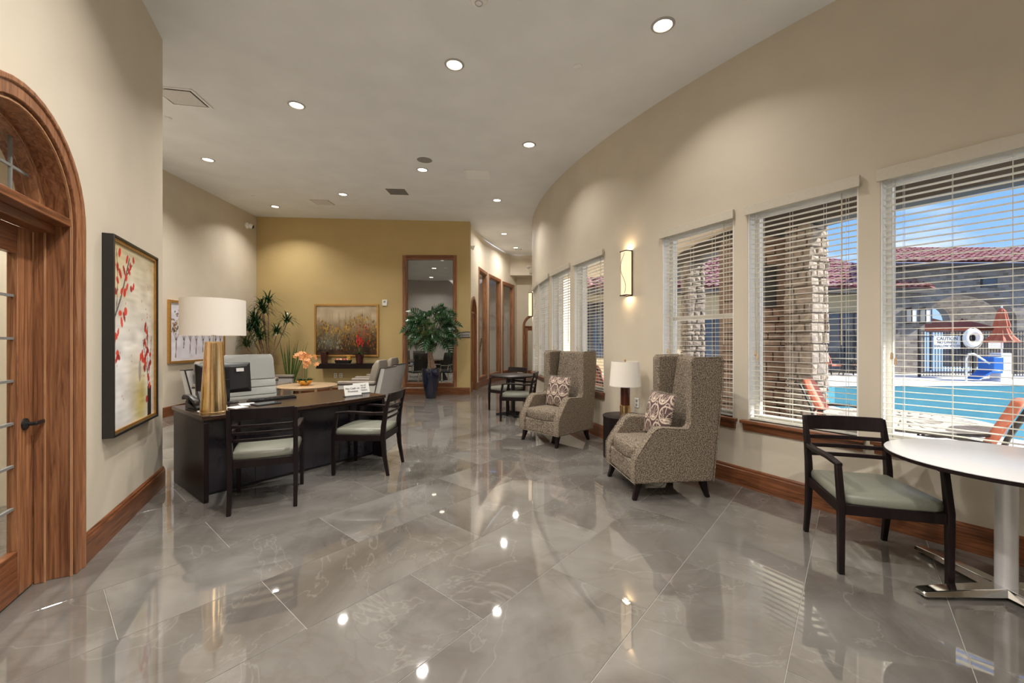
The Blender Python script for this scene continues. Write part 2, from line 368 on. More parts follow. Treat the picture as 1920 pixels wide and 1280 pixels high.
def wall_strip(name, pos, nrm, ss, holes, thick, top, mats, base=0.0, parent=None, both=True):
    """a wall along stations ss; pos(s)->(x,y), nrm(s)->outward unit normal; holes (s0,s1,z0,z1)"""
    mb = MB(); ss = sorted(set([round(q, 5) for q in ss] + [round(h, 5) for hh in holes for h in hh[:2]]))
    zs_all = sorted(set([round(h, 5) for hh in holes for h in hh[2:]]))
    def P(s_, z, out):
        x, y = pos(s_); n = nrm(s_); k = thick if out else 0.0
        zz = top(x, y) if z is None else z
        return (x + n[0] * k, y + n[1] * k, zz)
    for a, b_ in zip(ss, ss[1:]):
        m = (a + b_) / 2; hs = sorted([h for h in holes if h[0] - 1e-6 < m < h[1] + 1e-6], key=lambda h: h[2])
        z = base; bands = []
        for h in hs:
            if h[2] > z + 1e-4: bands.append((z, h[2]))
            z = h[3]
        bands.append((z, None))
        for z0, z1 in bands:
            cuts = [z0] + [q for q in zs_all if q > z0 + 1e-4 and (z1 is None or q < z1 - 1e-4)] + [z1]
            for u, w in zip(cuts, cuts[1:]):
                mb.face([P(a, u, 0), P(b_, u, 0), P(b_, w, 0), P(a, w, 0)])
                if both: mb.face([P(b_, u, 1), P(a, u, 1), P(a, w, 1), P(b_, w, 1)])
            if z0 > base: mb.face([P(a, z0, 0), P(a, z0, 1), P(b_, z0, 1), P(b_, z0, 0)])
            if z1 is not None: mb.face([P(a, z1, 0), P(b_, z1, 0), P(b_, z1, 1), P(a, z1, 1)])
    for h in holes:
        for s_ in h[:2]:
            cuts = [h[2]] + [q for q in zs_all if h[2] + 1e-4 < q < h[3] - 1e-4] + [h[3]]
            for u, w in zip(cuts, cuts[1:]): mb.face([P(s_, u, 0), P(s_, u, 1), P(s_, w, 1), P(s_, w, 0)])
    o = mb.build(name, mats, parent, smooth=30)
    o['kind'] = 'structure'; return o

# ------------------------------------------------------------------ floor: substrate and one object per tile
def in_room(x, y):
    r = math.hypot(x - CX, y - CY)
    if r < R1 - 0.02: return False
    if y > 10.78: return r < R2 + 0.05 and y < 17.2 and x < 2.6
    d = (Vector((x, y)) - LW0)
    if d.dot(LT) < 1.56 and d.dot(LT) > -2.7: return d.dot(LN) < 0.35
    return x > -6.75
fl = MB()
fl.face([(-8, -5, -0.0025), (8, -5, -0.0025), (5.4, 0.5, -0.0025), *[(*arc(R1 + 0.0, a), -0.0025) for a in range(-129, -216, -3)], (2.2, 17.6, -0.0025), (-8, 17.6, -0.0025)])
floor = fl.build('floor', M['grout'], smooth=0); floor['kind'] = 'structure'
TA, TB = Vector((0.646, 0.763)), Vector((-0.763, 0.646))
tiles = []
def clip(poly, p, n):   # keep the side where (q-p).n > 0
    out = []
    for a, b_ in zip(poly, poly[1:] + poly[:1]):
        da, db = (a - p).dot(n), (b_ - p).dot(n)
        if da >= 0: out.append(a)
        if (da >= 0) != (db >= 0): out.append(a + (b_ - a) * (da / (da - db)))
    return out
for k in range(-16, 26):
    for j in range(-14, 20):
        v0 = 2.053 + 0.61 * k; a0 = 0.867 + 1.22 * j + (0.61 if k % 2 else 0.0); g = 0.0017
        poly = [TA * (a0 + g) + TB * (v0 + g), TA * (a0 + 1.22 - g) + TB * (v0 + g), TA * (a0 + 1.22 - g) + TB * (v0 + 0.61 - g), TA * (a0 + g) + TB * (v0 + 0.61 - g)]
        c_ = sum(poly, Vector((0, 0))) / 4
        if not any(in_room(p.x, p.y) for p in poly + [c_]): continue
        if c_.y < -5: continue
        rad = (c_ - Vector((CX, CY))); n = rad.normalized()
        if rad.length < R1 + 1.0: poly = clip(poly, Vector((CX, CY)) + n * (R1 + 0.0), n)
        if c_.y > 10.0 and c_.x > -1.4: poly = clip(poly, Vector((CX, CY)) + n * R2, -n) if c_.y > 10.8 else poly
        if len(poly) < 3: continue
        vis = max(abs(p.x) / max(p.y, 0.05) for p in poly) if c_.y > 0.9 else 99
        tiles.append((c_.length + (100 if min(abs(p.x) / max(p.y, 0.05) for p in poly) > 1.4 or c_.y < 0.7 else 0), poly))
tiles.sort(key=lambda t: t[0])
for i, (d_, poly) in enumerate(tiles[:290]):
    mb = MB(); c_ = sum(poly, Vector((0, 0))) / len(poly)
    inner = [(p + (c_ - p).normalized() * 0.002) for p in poly]
    mb.loft([[(p.x, p.y, -0.0040) for p in poly], [(p.x, p.y, -0.0010) for p in poly], [(p.x, p.y, 0.0) for p in inner]])
    mb.build('tile', M['marble'], floor, smooth=0)
if len(tiles) > 290:
    mb = MB()
    for d_, poly in tiles[290:]: mb.prism([(p.x, p.y) for p in poly], -0.004, 0.0)
    mb.build('tile', M['marble'], floor, smooth=0, kind='stuff')

# ------------------------------------------------------------------ ceiling and walls
cl = MB()
cl.face([(x, y, cz(x, y)) for x, y in [(-8, -5.2), (8.2, -5.2), (5.4, 0.4)] + [arc(R1 - 0.05, a) for a in range(-129, -211, -3)] + [(2.3, 16.1), (-0.2, 16.1)] + [arc(R2 + 0.02, a) for a in (155.4 - 360 + 3, 163 - 360, 167 - 360, 171 - 360, 175 - 360, 178 - 360)] + [(-1.13, 10.88), (-8, 10.88)]])
ceiling = cl.build('ceiling', M['ceil'], smooth=0); ceiling['kind'] = 'structure'

WIN = [  # angle range, sill z, head z (top of the opening)
    (-145.0, -141.0, 0.655, 2.66), (-149.46, -145.6, 0.655, 2.66), (-154.14, -150.1, 0.655, 2.665),
    (-163.58, -159.41, 0.67, 2.70), (-168.75, -164.37, 0.67, 2.70), (-173.95, -169.47, 0.67, 2.70), (-179.0, -174.55, 0.67, 2.70)]
stations = [-129 - 1.0 * i for i in range(0, 82)]
wall_right = wall_strip('wall_right', lambda a: arc(R1, a), lambda a: (-math.cos(R(a)), -math.sin(R(a))), stations,
                        [(min(w[0], w[1]), max(w[0], w[1]), w[2], w[3]) for w in WIN], 0.24, lambda x, y: cz(x, y) + 0.06, M['wall'], base=-0.02)
def lin(p, q):
    p, q = Vector(p), Vector(q); L = (q - p).length; t = (q - p) / L
    return (lambda s_: tuple(p + t * s_)), L, t
topf = lambda x, y: cz(x, y) + 0.05
# left wall with the arched door opening
DO0, DO1, DR, DZ = -1.076, -0.084, 0.496, 2.10    # opening along the wall, arch radius, spring height
DC = (DO0 + DO1) / 2
wl = wall_strip('wall_left', lambda s_: lw(s_), lambda s_: (LN.x, LN.y), [-2.7, 1.63], [(DO0, DO1, -0.02, DZ + DR)], 0.22, topf, M['wall'], base=-0.02)
sp_ = MB()
for sg in (-1, 1):   # the two spandrels that turn the square hole into an arch
    pts = [(DC + sg * DR, DZ + DR)] + [(DC + sg * DR * math.sin(R(a)), DZ + DR * math.cos(R(a))) for a in range(0, 91, 6)]
    ringA = [(*lw(s_, 0.0), z) for s_, z in pts]; ringB = [(*lw(s_, 0.22), z) for s_, z in pts]
    sp_.loft([ringA, ringB])
sp_.build('arch_spandrel', M['wall'], wl, smooth=20)
e0 = lw(1.63); e1 = (-6.6, 4.75)
f_, L, t = lin(e0, e1); wall_strip('wall_alcove', f_, lambda s_: (t.y, -t.x) if t.x < 0 else (-t.y, t.x), [0, L], [], 0.0, topf, M['wall'], base=-0.02, both=False)
BL0, BL1 = (-6.14, 4.4), (-6.805, 10.78)
f_, L, t2 = lin(BL0, BL1); wall_strip('wall_back_left', f_, lambda s_: (-1, -0.1), [0, L], [], 0.0, topf, M['wall'], base=-0.02, both=False)
FY = 10.78
wall_far = wall_strip('wall_far', lambda s_: (s_, FY), lambda s_: (0, 1), [-6.9, -1.115], [(-2.83, -1.555, 0.29, 3.62)], 0.16, topf, M['gold'], base=-0.02)
# outer curved wall of the corridor: arched door and three tall interior windows
def aang(x, y): return math.degrees(math.atan2(y - CY, x - CX))
def on_outer(d): return aang(CX - math.sqrt(R2 * R2 - (d - CY) ** 2), d) % 360
HOLES = [(on_outer(11.08), on_outer(11.86), -0.02, 2.62), (on_outer(12.32), on_outer(13.28), 0.30, 3.58), (on_outer(13.60), on_outer(14.78), 0.30, 3.58), (on_outer(15.08), on_outer(16.05), 0.30, 3.55)]
HOLES = [(min(h[:2]), max(h[:2]), h[2], h[3]) for h in HOLES]
aa0, aa1 = on_outer(16.45), on_outer(10.79)
wall_cor = wall_strip('wall_corridor', lambda a: arc(R2, a), lambda a: (math.cos(R(a)), math.sin(R(a))), [aa0 + (aa1 - aa0) * i / 24 for i in range(25)], HOLES, 0.14, topf, M['wall'], base=-0.02)
# corridor end: dropped header and the wall beyond it
mb = MB(); mb.box(-0.15, 2.3, 15.75, 16.36, 3.985, 5.0); o = mb.build('trim_1', M['wall'], bevel=0.004); o['kind'] = 'structure'
wall_strip('wall_corridor_end', lambda s_: (s_, 16.36), lambda s_: (0, 1), [0.0, 2.4], [(0.50, 1.40, -0.02, 2.46)], 0.14, lambda x, y: 4.4, M['wall'], base=-0.02)
# behind the camera
for nm, pts in (('wall_behind', [lw(-2.7), (-4.0, -0.9), (-4.0, -4.8), (7.6, -4.8), (5.208, 0.519)]),):
    for i, (a, b_) in enumerate(zip(pts, pts[1:])):
        f_, L, t3 = lin(a, b_); wall_strip(nm, f_, lambda s_: (0, -1), [0, L], [], 0.0, topf, M['wall'], base=-0.02, both=False)

# baseboards (walnut, with a stepped cap)
def baseboard(name, pts, nrm, h=0.185):
    mb = MB(); rings = []
    for (x, y), (nx, ny) in zip(pts, nrm):
        pr = [(0.0, 0.0), (0.022, 0.0), (0.022, h - 0.035), (0.015, h - 0.028), (0.015, h - 0.012), (0.006, h), (0.0, h)]
        rings.append([(x + nx * a, y + ny * a, z) for a, z in pr])
    mb.loft(rings); o = mb.build(name, M['wal_h'], smooth=30); o['kind'] = 'structure'; return o
aa = [-129 - i for i in range(0, 80)]
baseboard('baseboard_right', [arc(R1, a) for a in aa], [(math.cos(R(a)), math.sin(R(a))) for a in aa])
baseboard('baseboard_left', [lw(0.0), lw(1.63)], [(-LN.x, -LN.y)] * 2)
baseboard('baseboard_back_left', [(-6.30, 5.9), BL1], [(0.995, 0.104)] * 2)
baseboard('baseboard_far', [(-6.80, FY), (-1.115, FY)], [(0, -1)] * 2)
ab = [aa0 + (on_outer(11.98) - aa0) * i / 20 for i in range(21)]
baseboard('baseboard_corridor', [arc(R2, a) for a in ab], [(-math.cos(R(a)), -math.sin(R(a))) for a in ab])

# ------------------------------------------------------------------ windows of the right wall, and their blinds
def window_unit(i, a0, a1, z0, z1, rail=None):
    am = (a0 + a1) / 2; x, y = arc(R1, am); w = 2 * R1 * math.sin(R(abs(a1 - a0) / 2))
    rz = facing(math.cos(R(am)), math.sin(R(am)))        # local -Y looks into the room
    s_ = struct('window_%d' % i, (x, y, 0), rz)
    hw = w / 2 - 0.004
    f = MB(); d0, d1 = 0.135, 0.205; fw = 0.042
    f.box(-hw, -hw + fw, d0, d1, z0, z1); f.box(hw - fw, hw, d0, d1, z0, z1); f.box(-hw + fw, hw - fw, d0, d1, z1 - fw, z1); f.box(-hw + fw, hw - fw, d0, d1, z0, z0 + fw)
    f.build('window_frame', M['white'], s_, 0.004)
    jb = MB()   # white jamb liner
    jb.box(-hw - 0.003, -hw + 0.006, 0.012, d0, z0, z1); jb.box(hw - 0.006, hw + 0.003, 0.012, d0, z0, z1); jb.box(-hw, hw, 0.012, d0, z1 - 0.006, z1 + 0.003)
    jb.build('jamb_liner', M['white'], s_, smooth=0)
    p = MB(); p.box(-hw + fw, hw - fw, 0.166, 0.172, z0 + fw, z1 - fw); p.build('pane', M['glass'], s_, smooth=0)
    if rail:
        q = MB(); q.box(-hw + fw, hw - fw, 0.15, 0.19, rail, rail + 0.04); q.build('meeting_rail', M['white'], s_, 0.003)
    sl = MB(); sl.box(-hw - 0.055, hw + 0.055, -0.055, 0.0, z0 - 0.032, z0); sl.box(-hw, hw, 0.0, d0 + 0.03, z0 - 0.03, z0)
    sl.build('window_sill', M['wal_h'], s_, 0.006)
    ap = MB(); ap.prism_x([(0.0, z0 - 0.105), (-0.016, z0 - 0.105), (-0.022, z0 - 0.085), (-0.03, z0 - 0.05), (-0.042, z0 - 0.032), (0.0, z0 - 0.032)], -hw - 0.035, hw + 0.035)
    ap.build('sill_apron', M['wal_h'], s_, 0.002)
    return x, y, rz, w
BL_LABELS = ['white slatted blind over the large window behind the white round table', 'white slatted blind showing the split-stone pillar outside', 'white slatted blind directly behind the nearer wing chair',
             'white slatted blind above the farther wing chair, right one of the distant four', 'white slatted blind left of the blind above the farther wing chair', 'narrow-looking white slatted blind, second from the corridor end', 'white slatted blind farthest away, beside the bend of the curved wall']
def blind(x, y, rz, w, z0, z1, label):
    b = thing('window_blind', label, 'blind', (x, y, 0), rz, 'slatted blinds on the curved wall')
    hw = w / 2 - 0.012; yb = 0.055
    v = MB(); v.box(-w / 2 - 0.018, w / 2 + 0.018, -0.030, -0.012, z1 - 0.035, z1 + 0.055)
    v.box(-w / 2 - 0.018, -w / 2 - 0.008, -0.012, 0.0, z1 - 0.035, z1 + 0.055); v.box(w / 2 + 0.008, w / 2 + 0.018, -0.012, 0.0, z1 - 0.035, z1 + 0.055)
    v.build('valance', M['valance'], b, 0.003)
    h = MB(); h.box(-hw, hw, yb - 0.028, yb + 0.028, z1 - 0.045, z1 - 0.006); h.build('head_rail', M['blind'], b, 0.003)
    n = 41; top = z1 - 0.075; bot = z0 + 0.05; pitch = (top - bot) / (n - 1)
    sm = MB(); sm.loft([[(X, -0.025, -0.0012), (X, 0.0, 0.0005), (X, 0.025, -0.0010), (X, 0.025, 0.0018), (X, 0.0, 0.0033), (X, -0.025, 0.0016)] for X in (-hw, hw)])
    me = sm.mesh('slat', M['blind'], 0)
    for k in range(n):
        o = link('slat', me, b); o.location = (0, yb, bot + pitch * k)
    r = MB(); r.box(-hw, hw, yb - 0.025, yb + 0.025, z0 + 0.004, z0 + 0.022); r.build('bottom_rail', M['blind'], b, 0.004)
    for px in (-0.36, -0.08, 0.22, 0.40) if w > 0.8 else (-0.3, 0.3):
        c = MB()
        for yy in (yb - 0.026, yb + 0.026): c.bar((px * w, yy, z0 + 0.02), (px * w, yy, z1 - 0.04), 0.0022, 0.0022, (0, 1, 0))
        c.build('ladder_cord', M['blind'], b, smooth=0)
    c = MB(); c.bar((-hw + 0.05, yb - 0.032, 1.32), (-hw + 0.05, yb - 0.032, z1 - 0.04), 0.003, 0.003, (0, 1, 0)); c.bar((-hw + 0.07, yb - 0.032, 1.28), (-hw + 0.07, yb - 0.032, z1 - 0.04), 0.003, 0.003, (0, 1, 0))
    pc = c.build('pull_cord', M['valance'], b, smooth=0)
    for cx_, cz_ in ((-hw + 0.05, 1.30), (-hw + 0.07, 1.26)):
        tt = MB(); tt.lathe([(0.003, 0.03), (0.008, 0.02), (0.011, -0.02), (0.004, -0.025)], 10, (cx_, yb - 0.032, cz_)); tt.build('tassel', M['pale_wood'], pc)
    c = MB(); c.tube([(hw - 0.10, yb - 0.034, z1 - 0.04), (hw - 0.10, yb - 0.036, 1.38)], 0.0045, 6); c.build('tilt_wand', M['valance'], b)
    return b
for i, (a0, a1, z0, z1) in enumerate(WIN):
    x, y, rz, w = window_unit(i + 1, a0, a1, z0, z1, 1.66 if i == 2 else None)
    blind(x, y, rz, w, z0, z1, BL_LABELS[i])

# ------------------------------------------------------------------ arched glazed door in the left wall
door = struct('door_1', (*lw(DC), 0), facing(-LN.x, -LN.y))   # local x along the wall away from camera, local -y into the room
def arch_ring(r0, r1, y0, y1, zs, zb, n=22):      # casing: two legs and an arch, in local xz
    rings = []
    seq = [(1, zb)] + [(None, a) for a in np.linspace(0, 180, n)] + [(-1, zb)]
    for kind, a in seq:
        if kind is not None: p, q = (kind * r0, a), (kind * r1, a)
        else:
            c_, s_ = math.cos(R(a)), math.sin(R(a)); p, q = (r0 * c_, zs + r0 * s_), (r1 * c_, zs + r1 * s_)
        rings.append([(p[0], y0, p[1]), (q[0], y0, q[1]), (q[0], y1, q[1]), (p[0], y1, p[1])])
    return rings
def arched(name, parent, r0, r1, y0, y1, zs, zb, mat, bevel=0.004):
    mb = MB(); mb.loft(arch_ring(r0, r1, y0, y1, zs, zb)); return mb.build(name, mat, parent, bevel, smooth=30)
arched('casing', door, DR - 0.006, DR + 0.060, -0.020, 0.0, DZ, 0.0, M['wal_v'])
arched('casing_edge', door, DR + 0.056, DR + 0.086, -0.030, 0.0, DZ, 0.0, M['wal_v'], 0.006)
arched('jamb', door, DR - 0.022, DR + 0.001, 0.0, 0.22, DZ, 0.0, M['wal_v'])
arched('door_stop', door, DR - 0.045, DR - 0.020, 0.105, 0.150, DZ, 0.0, M['wal_v'])
arched('stop_highlight', door, DR - 0.047, DR - 0.041, 0.099, 0.107, DZ, 0.0, M['wal_highlight'], 0.0)  # added strip, bright stop edge painted as paler wood
arched('jamb_highlight', door, DR - 0.026, DR - 0.018, -0.006, 0.004, DZ, 0.0, M['wal_highlight'], 0.0)  # added strip, bright casing edge painted as paler wood
mb = MB(); mb.box(-DR + 0.02, DR - 0.02, 0.0, 0.20, DZ - 0.005, DZ + 0.045); mb.box(-DR + 0.02, DR - 0.02, 0.07, 0.16, DZ - 0.055, DZ - 0.003); mb.build('transom_bar', M['wal_h'], door, 0.005)
lwid = DR - 0.047
lf = MB(); y0, y1 = 0.152, 0.196; zt = DZ - 0.056
lf.box(-lwid, -lwid + 0.135, y0, y1, 0.008, zt); lf.box(lwid - 0.135, lwid, y0, y1, 0.008, zt)
lf.build('stile', M['wal_v'], door, 0.004)
lf = MB(); lf.box(-lwid + 0.135, lwid - 0.135, y0, y1, 0.008, 0.26); lf.box(-lwid + 0.135, lwid - 0.135, y0, y1, zt - 0.15, zt); lf.build('rail', M['wal_h'], door, 0.004)
g = MB(); g.box(-lwid + 0.13, lwid - 0.13, 0.170, 0.178, 0.255, zt - 0.145); g.build('pane', M['glass_in'], door, smooth=0)
bd = MB()
for sx in (-1, 1): bd.box(*sorted((sx * (lwid - 0.137), sx * (lwid - 0.122))), y0 + 0.006, y1 - 0.006, 0.26, zt - 0.15)
bd.build('glazing_bead', M['wal_v'], door, smooth=0)
nz = 7
for k in range(1, nz):
    z = 0.26 + (zt - 0.15 - 0.26) * k / nz
    b = MB(); b.box(-lwid + 0.135, lwid - 0.135, 0.166, 0.182, z - 0.007, z + 0.007); b.build('muntin', M['muntin'], door, smooth=0)
b = MB(); b.box(-0.008, 0.008, 0.166, 0.182, 0.26, zt - 0.15); b.build('muntin', M['muntin'], door, smooth=0)
# fanlight
arched('fanlight_frame', door, DR - 0.095, DR - 0.040, 0.10, 0.16, DZ + 0.045, DZ + 0.045, M['wal_v'])
rf = DR - 0.09
g = MB(); g.prism_y([(rf * math.cos(R(a)), DZ + 0.045 + rf * math.sin(R(a))) for a in range(0, 181, 9)], 0.127, 0.133); g.build('fanlight_pane', M['glass_in'], door, smooth=0)
for px in (-0.2, 0.0, 0.2):
    hh = math.sqrt(rf * rf - px * px); b = MB(); b.box(px - 0.007, px + 0.007, 0.124, 0.136, DZ + 0.045, DZ + 0.045 + hh); b.build('muntin', M['muntin'], door, smooth=0)
for pz in (0.19,):
    hh = math.sqrt(rf * rf - pz * pz); b = MB(); b.box(-hh, hh, 0.124, 0.136, DZ + 0.04 + pz, DZ + 0.054 + pz); b.build('muntin', M['muntin'], door, smooth=0)
hd = MB(); hx = lwid - 0.075; hz = 0.945
hd.loft([[(hx + r * math.cos(2 * math.pi * i / 20), yy, hz + r * math.sin(2 * math.pi * i / 20)) for i in range(20)] for r, yy in ((0.034, 0.152), (0.033, 0.145), (0.022, 0.139), (0.011, 0.134), (0.011, 0.105))])
hnd = hd.build('door_handle', M['black'], door)
hv = MB(); hv.sweep([(hx - 0.012, 0.108, hz), (hx + 0.03, 0.104, hz + 0.003), (hx + 0.08, 0.108, hz), (hx + 0.115, 0.116, hz - 0.006)], [(0.018, 0.020), (0.015, 0.022), (0.013, 0.022), (0.010, 0.016)], (0, 1, 0), (0, 0, 1)); hv.build('lever', M['black'], hnd, 0.004)
# the lit room behind that door
bx = MB(); a, b_, c_, d_ = lw(-3.2, 2.2), lw(1.6, 2.2), lw(1.6, 0.24), lw(-3.2, 0.24)
for p, q in ((a, b_), (b_, c_), (d_, a)): bx.face([(*p, -0.02), (*q, -0.02), (*q, 3.2), (*p, 3.2)])
o = bx.build('wall_office', M['wall'], smooth=0); o['kind'] = 'structure'
bx = MB(); bx.face([(*p, 3.1) for p in (a, b_, c_, d_)]); o = bx.build('ceiling', M['ceil'], smooth=0); o['kind'] = 'structure'
bx = MB(); bx.face([(*p, -0.004) for p in (a, b_, c_, d_)]); o = bx.build('floor', M['carpet'], smooth=0); o['kind'] = 'structure'

# ------------------------------------------------------------------ framed interior windows and arched doors of the conference room
def framed(nm, loc, rz, w, z0, z1, depth, cas=0.085, glassmat='glass_in', mat=None):
    s_ = struct(nm, loc, rz); mat = mat or M['wal_v']; hw = w / 2
    for nm2, bx_ in (('casing', (-hw - cas, -hw, -0.022, 0.0, z0 - cas, z1 + cas)), ('casing', (hw, hw + cas, -0.022, 0.0, z0 - cas, z1 + cas))):
        m_ = MB(); m_.box(*bx_); m_.build(nm2, mat, s_, 0.006)
    for bx_ in ((-hw, hw, -0.022, 0.0, z1, z1 + cas), (-hw, hw, -0.022, 0.0, z0 - cas, z0)):
        m_ = MB(); m_.box(*bx_); m_.build('casing', M['wal_h'], s_, 0.006)
    j = MB(); j.box(-hw, -hw + 0.02, 0, depth, z0, z1); j.box(hw - 0.02, hw, 0, depth, z0, z1); j.box(-hw + 0.02, hw - 0.02, 0, depth, z1 - 0.02, z1); j.box(-hw + 0.02, hw - 0.02, 0, depth, z0, z0 + 0.02)
    j.build('jamb', mat, s_, 0.003)
    g_ = MB(); g_.box(-hw + 0.02, hw - 0.02, depth * 0.5 - 0.004, depth * 0.5 + 0.004, z0 + 0.02, z1 - 0.02); g_.build('pane', M[glassmat], s_, smooth=0)
    return s_
framed('window_8', (-2.1925, FY, 0), facing(0, -1), 1.275, 0.29, 3.62, 0.16)
for i, h in enumerate(HOLES[::-1][1:] if HOLES[0][2] > 0 else HOLES[1:]):
    am = (h[0] + h[1]) / 2; wv = 2 * R2 * math.sin(R((h[1] - h[0]) / 2))
    framed('window_%d' % (9 + i), (*arc(R2 - 0.003, am), 0), facing(-math.cos(R(am)), -math.sin(R(am))), wv, h[2], h[3], 0.14, 0.10)
def arched_door(nm, loc, rz, w, zs, zr):
    s_ = struct(nm, loc, rz); r = w / 2
    arched('casing', s_, r - 0.004, r + 0.075, -0.024, 0.0, zs, 0.0, M['wal_v'])
    arched('jamb', s_, r - 0.03, r, 0.0, 0.14, zs, 0.0, M['wal_v'])
    m_ = MB(); m_.box(-r + 0.02, r - 0.02, 0.02, 0.12, zs - 0.03, zs + 0.03); m_.build('transom_bar', M['wal_h'], s_, 0.004)
    m_ = MB(); m_.box(-r + 0.03, -r + 0.14, 0.05, 0.09, 0.01, zs - 0.03); m_.box(r - 0.14, r - 0.03, 0.05, 0.09, 0.01, zs - 0.03); m_.build('stile', M['wal_v'], s_, 0.004)
    m_ = MB(); m_.box(-r + 0.14, r - 0.14, 0.05, 0.09, 0.01, 0.24); m_.box(-r + 0.14, r - 0.14, 0.05, 0.09, zs - 0.16, zs - 0.03); m_.build('rail', M['wal_h'], s_, 0.004)
    m_ = MB(); m_.box(-r + 0.13, r - 0.13, 0.066, 0.074, 0.23, zs - 0.15); m_.build('pane', M['glass_in'], s_, smooth=0)
    m_ = MB(); m_.prism_y([((r - 0.02) * math.cos(R(a)), zs + 0.03 + (r - 0.04) * math.sin(R(a))) for a in range(0, 181, 12)], 0.066, 0.074); m_.build('fanlight_pane', M['glass_in'], s_, smooth=0)
    m_ = MB(); m_.box(-r, -r + 0.006, 0, 0.14, zs + r - 0.02, zr); m_.build('head_filler', M['wall'], s_, smooth=0) if zr > zs + r + 0.03 else m_.b.free()
    return s_
h = [q for q in HOLES if q[2] < 0][0]; am = (h[0] + h[1]) / 2; wv = 2 * R2 * math.sin(R((h[1] - h[0]) / 2))
arched_door('door_2', (*arc(R2 - 0.003, am), 0), facing(-math.cos(R(am)), -math.sin(R(am))), wv, 2.62 - wv / 2, 2.62)
arched_door('door_3', (0.95, 16.355, 0), facing(0, -1), 0.90, 2.46 - 0.45, 2.46)
# square hole corners above the two arches
for nm, pos, rz, r, zt in (('trim_2', arc(R2 - 0.002, am), facing(-math.cos(R(am)), -math.sin(R(am))), wv / 2, 2.62), ('trim_3', (0.95, 16.357), facing(0, -1), 0.45, 2.46)):
    s_ = MB()
    for sg in (-1, 1):
        pts = [(sg * r, zt)] + [(sg * r * math.sin(R(a)), zt - r + r * math.cos(R(a))) for a in range(0, 91, 9)]
        s_.loft([[(x, 0.0, z) for x, z in pts], [(x, 0.14, z) for x, z in pts]])
    o = s_.build(nm, M['wall'], smooth=20); o.location = (*pos, 0); o.rotation_euler = (0, 0, rz); o['kind'] = 'structure'

# conference room shell (seen through the interior windows)
wall_strip('wall_conference', lambda s_: [(-7.6, 10.95), (-7.6, 15.6), (-3.45, 17.3), (0.1, 16.9)][int(s_)], lambda s_: (0, 1), [0, 1, 2, 3], [], 0.0, lambda x, y: 4.03, M['grey_wall'], base=-0.02, both=False)
o = MB(); o.face([(-7.7, 10.95, 4.0), (-1.0, 10.95, 4.0), *[(*arc(R2 + 0.10, a), 4.0) for a in (174, 170, 166, 162, 158, 154.5)], (-3.45, 17.4, 4.0), (-7.7, 15.7, 4.0)]); o = o.build('ceiling', M['ceil'], smooth=0); o['kind'] = 'structure'
o = MB(); o.face([(-7.7, 10.90, -0.003), (-1.28, 10.90, -0.003), *[(*arc(R2 + 0.12, a), -0.003) for a in (174, 170, 166, 162, 158, 154.5)], (-3.45, 17.4, -0.003), (-7.7, 15.7, -0.003)]); o = o.build('floor', M['dark_carpet'], smooth=0); o['kind'] = 'structure'

# hall beyond the corridor door
o = MB(); o.face([(-0.5, 19.0, -0.02), (3.0, 19.0, -0.02), (3.0, 19.0, 4.4), (-0.5, 19.0, 4.4)]); o.face([(-0.5, 16.5, -0.02), (-0.5, 19.0, -0.02), (-0.5, 19.0, 4.4), (-0.5, 16.5, 4.4)]); o.face([(3.0, 19.0, -0.02), (3.0, 16.5, -0.02), (3.0, 16.5, 4.4), (3.0, 19.0, 4.4)]); o = o.build('wall_hall', M['wall'], smooth=0); o['kind'] = 'structure'
o = MB(); o.face([(-0.6, 16.3, 4.3), (3.1, 16.3, 4.3), (3.1, 19.1, 4.3), (-0.6, 19.1, 4.3)]); o = o.build('ceiling', M['ceil'], smooth=0); o['kind'] = 'structure'
o = MB(); o.face([(-0.6, 16.5, -0.006), (3.1, 16.5, -0.006), (3.1, 19.1, -0.006), (-0.6, 19.1, -0.006)]); o = o.build('floor', M['carpet'], smooth=0); o['kind'] = 'structure'

# ------------------------------------------------------------------ reception desk
P0, DU, DV = Vector((-2.67, 3.51)), Vector((0.61, 0.792)), Vector((-0.792, 0.61))
DL, DW = 1.83, 0.94
desk = thing('reception_desk', 'large dark espresso desk with a bowed front edge in the left foreground', 'desk', (*P0, 0), math.atan2(DU.y, DU.x))   # local x along the front, local y to the back
def dpt(u, v): p = P0 + DU * u + DV * v; return (p.x, p.y)
DROT = math.atan2(DU.y, DU.x)
bow = lambda u: -0.10 * math.sin(math.pi * u / DL)
mb = MB(); mb.prism([(u, bow(u)) for u in np.linspace(-0.012, DL + 0.012, 25)] + [(DL + 0.012, DW + 0.01), (-0.012, DW + 0.01)], 0.722, 0.76); mb.build('desk_top', M['esp_top'], desk, 0.004)
mb = MB(); mb.prism([(u, bow(u) + 0.012) for u in np.linspace(0.0, DL, 25)] + [(DL, DW), (0, DW)], 0.700, 0.722); mb.build('top_rail', M['esp'], desk, 0.002)
for u0 in (0.0, DL - 0.036):
    mb = MB(); mb.box(u0, u0 + 0.036, 0.005, DW - 0.005, 0.0, 0.700); mb.build('side_panel', M['esp'], desk, 0.004)
xs = [0.036 + (DL - 0.072) * i / 4 for i in range(5)]
for a, b_ in zip(xs, xs[1:]):
    mb = MB(); mb.box(a + 0.0015, b_ - 0.0015, 0.205, 0.225, 0.025, 0.700); mb.build('front_panel', M['panel_blue'], desk, 0.002)
mb = MB(); mb.box(0.036, DL - 0.036, 0.215, 0.235, 0.0, 0.025); mb.build('plinth', M['black'], desk)
mb = MB(); mb.box(DL - 0.5, DL - 0.036, 0.45, DW - 0.01, 0.06, 0.69); pd = mb.build('drawer_pedestal', M['esp'], desk, 0.003)

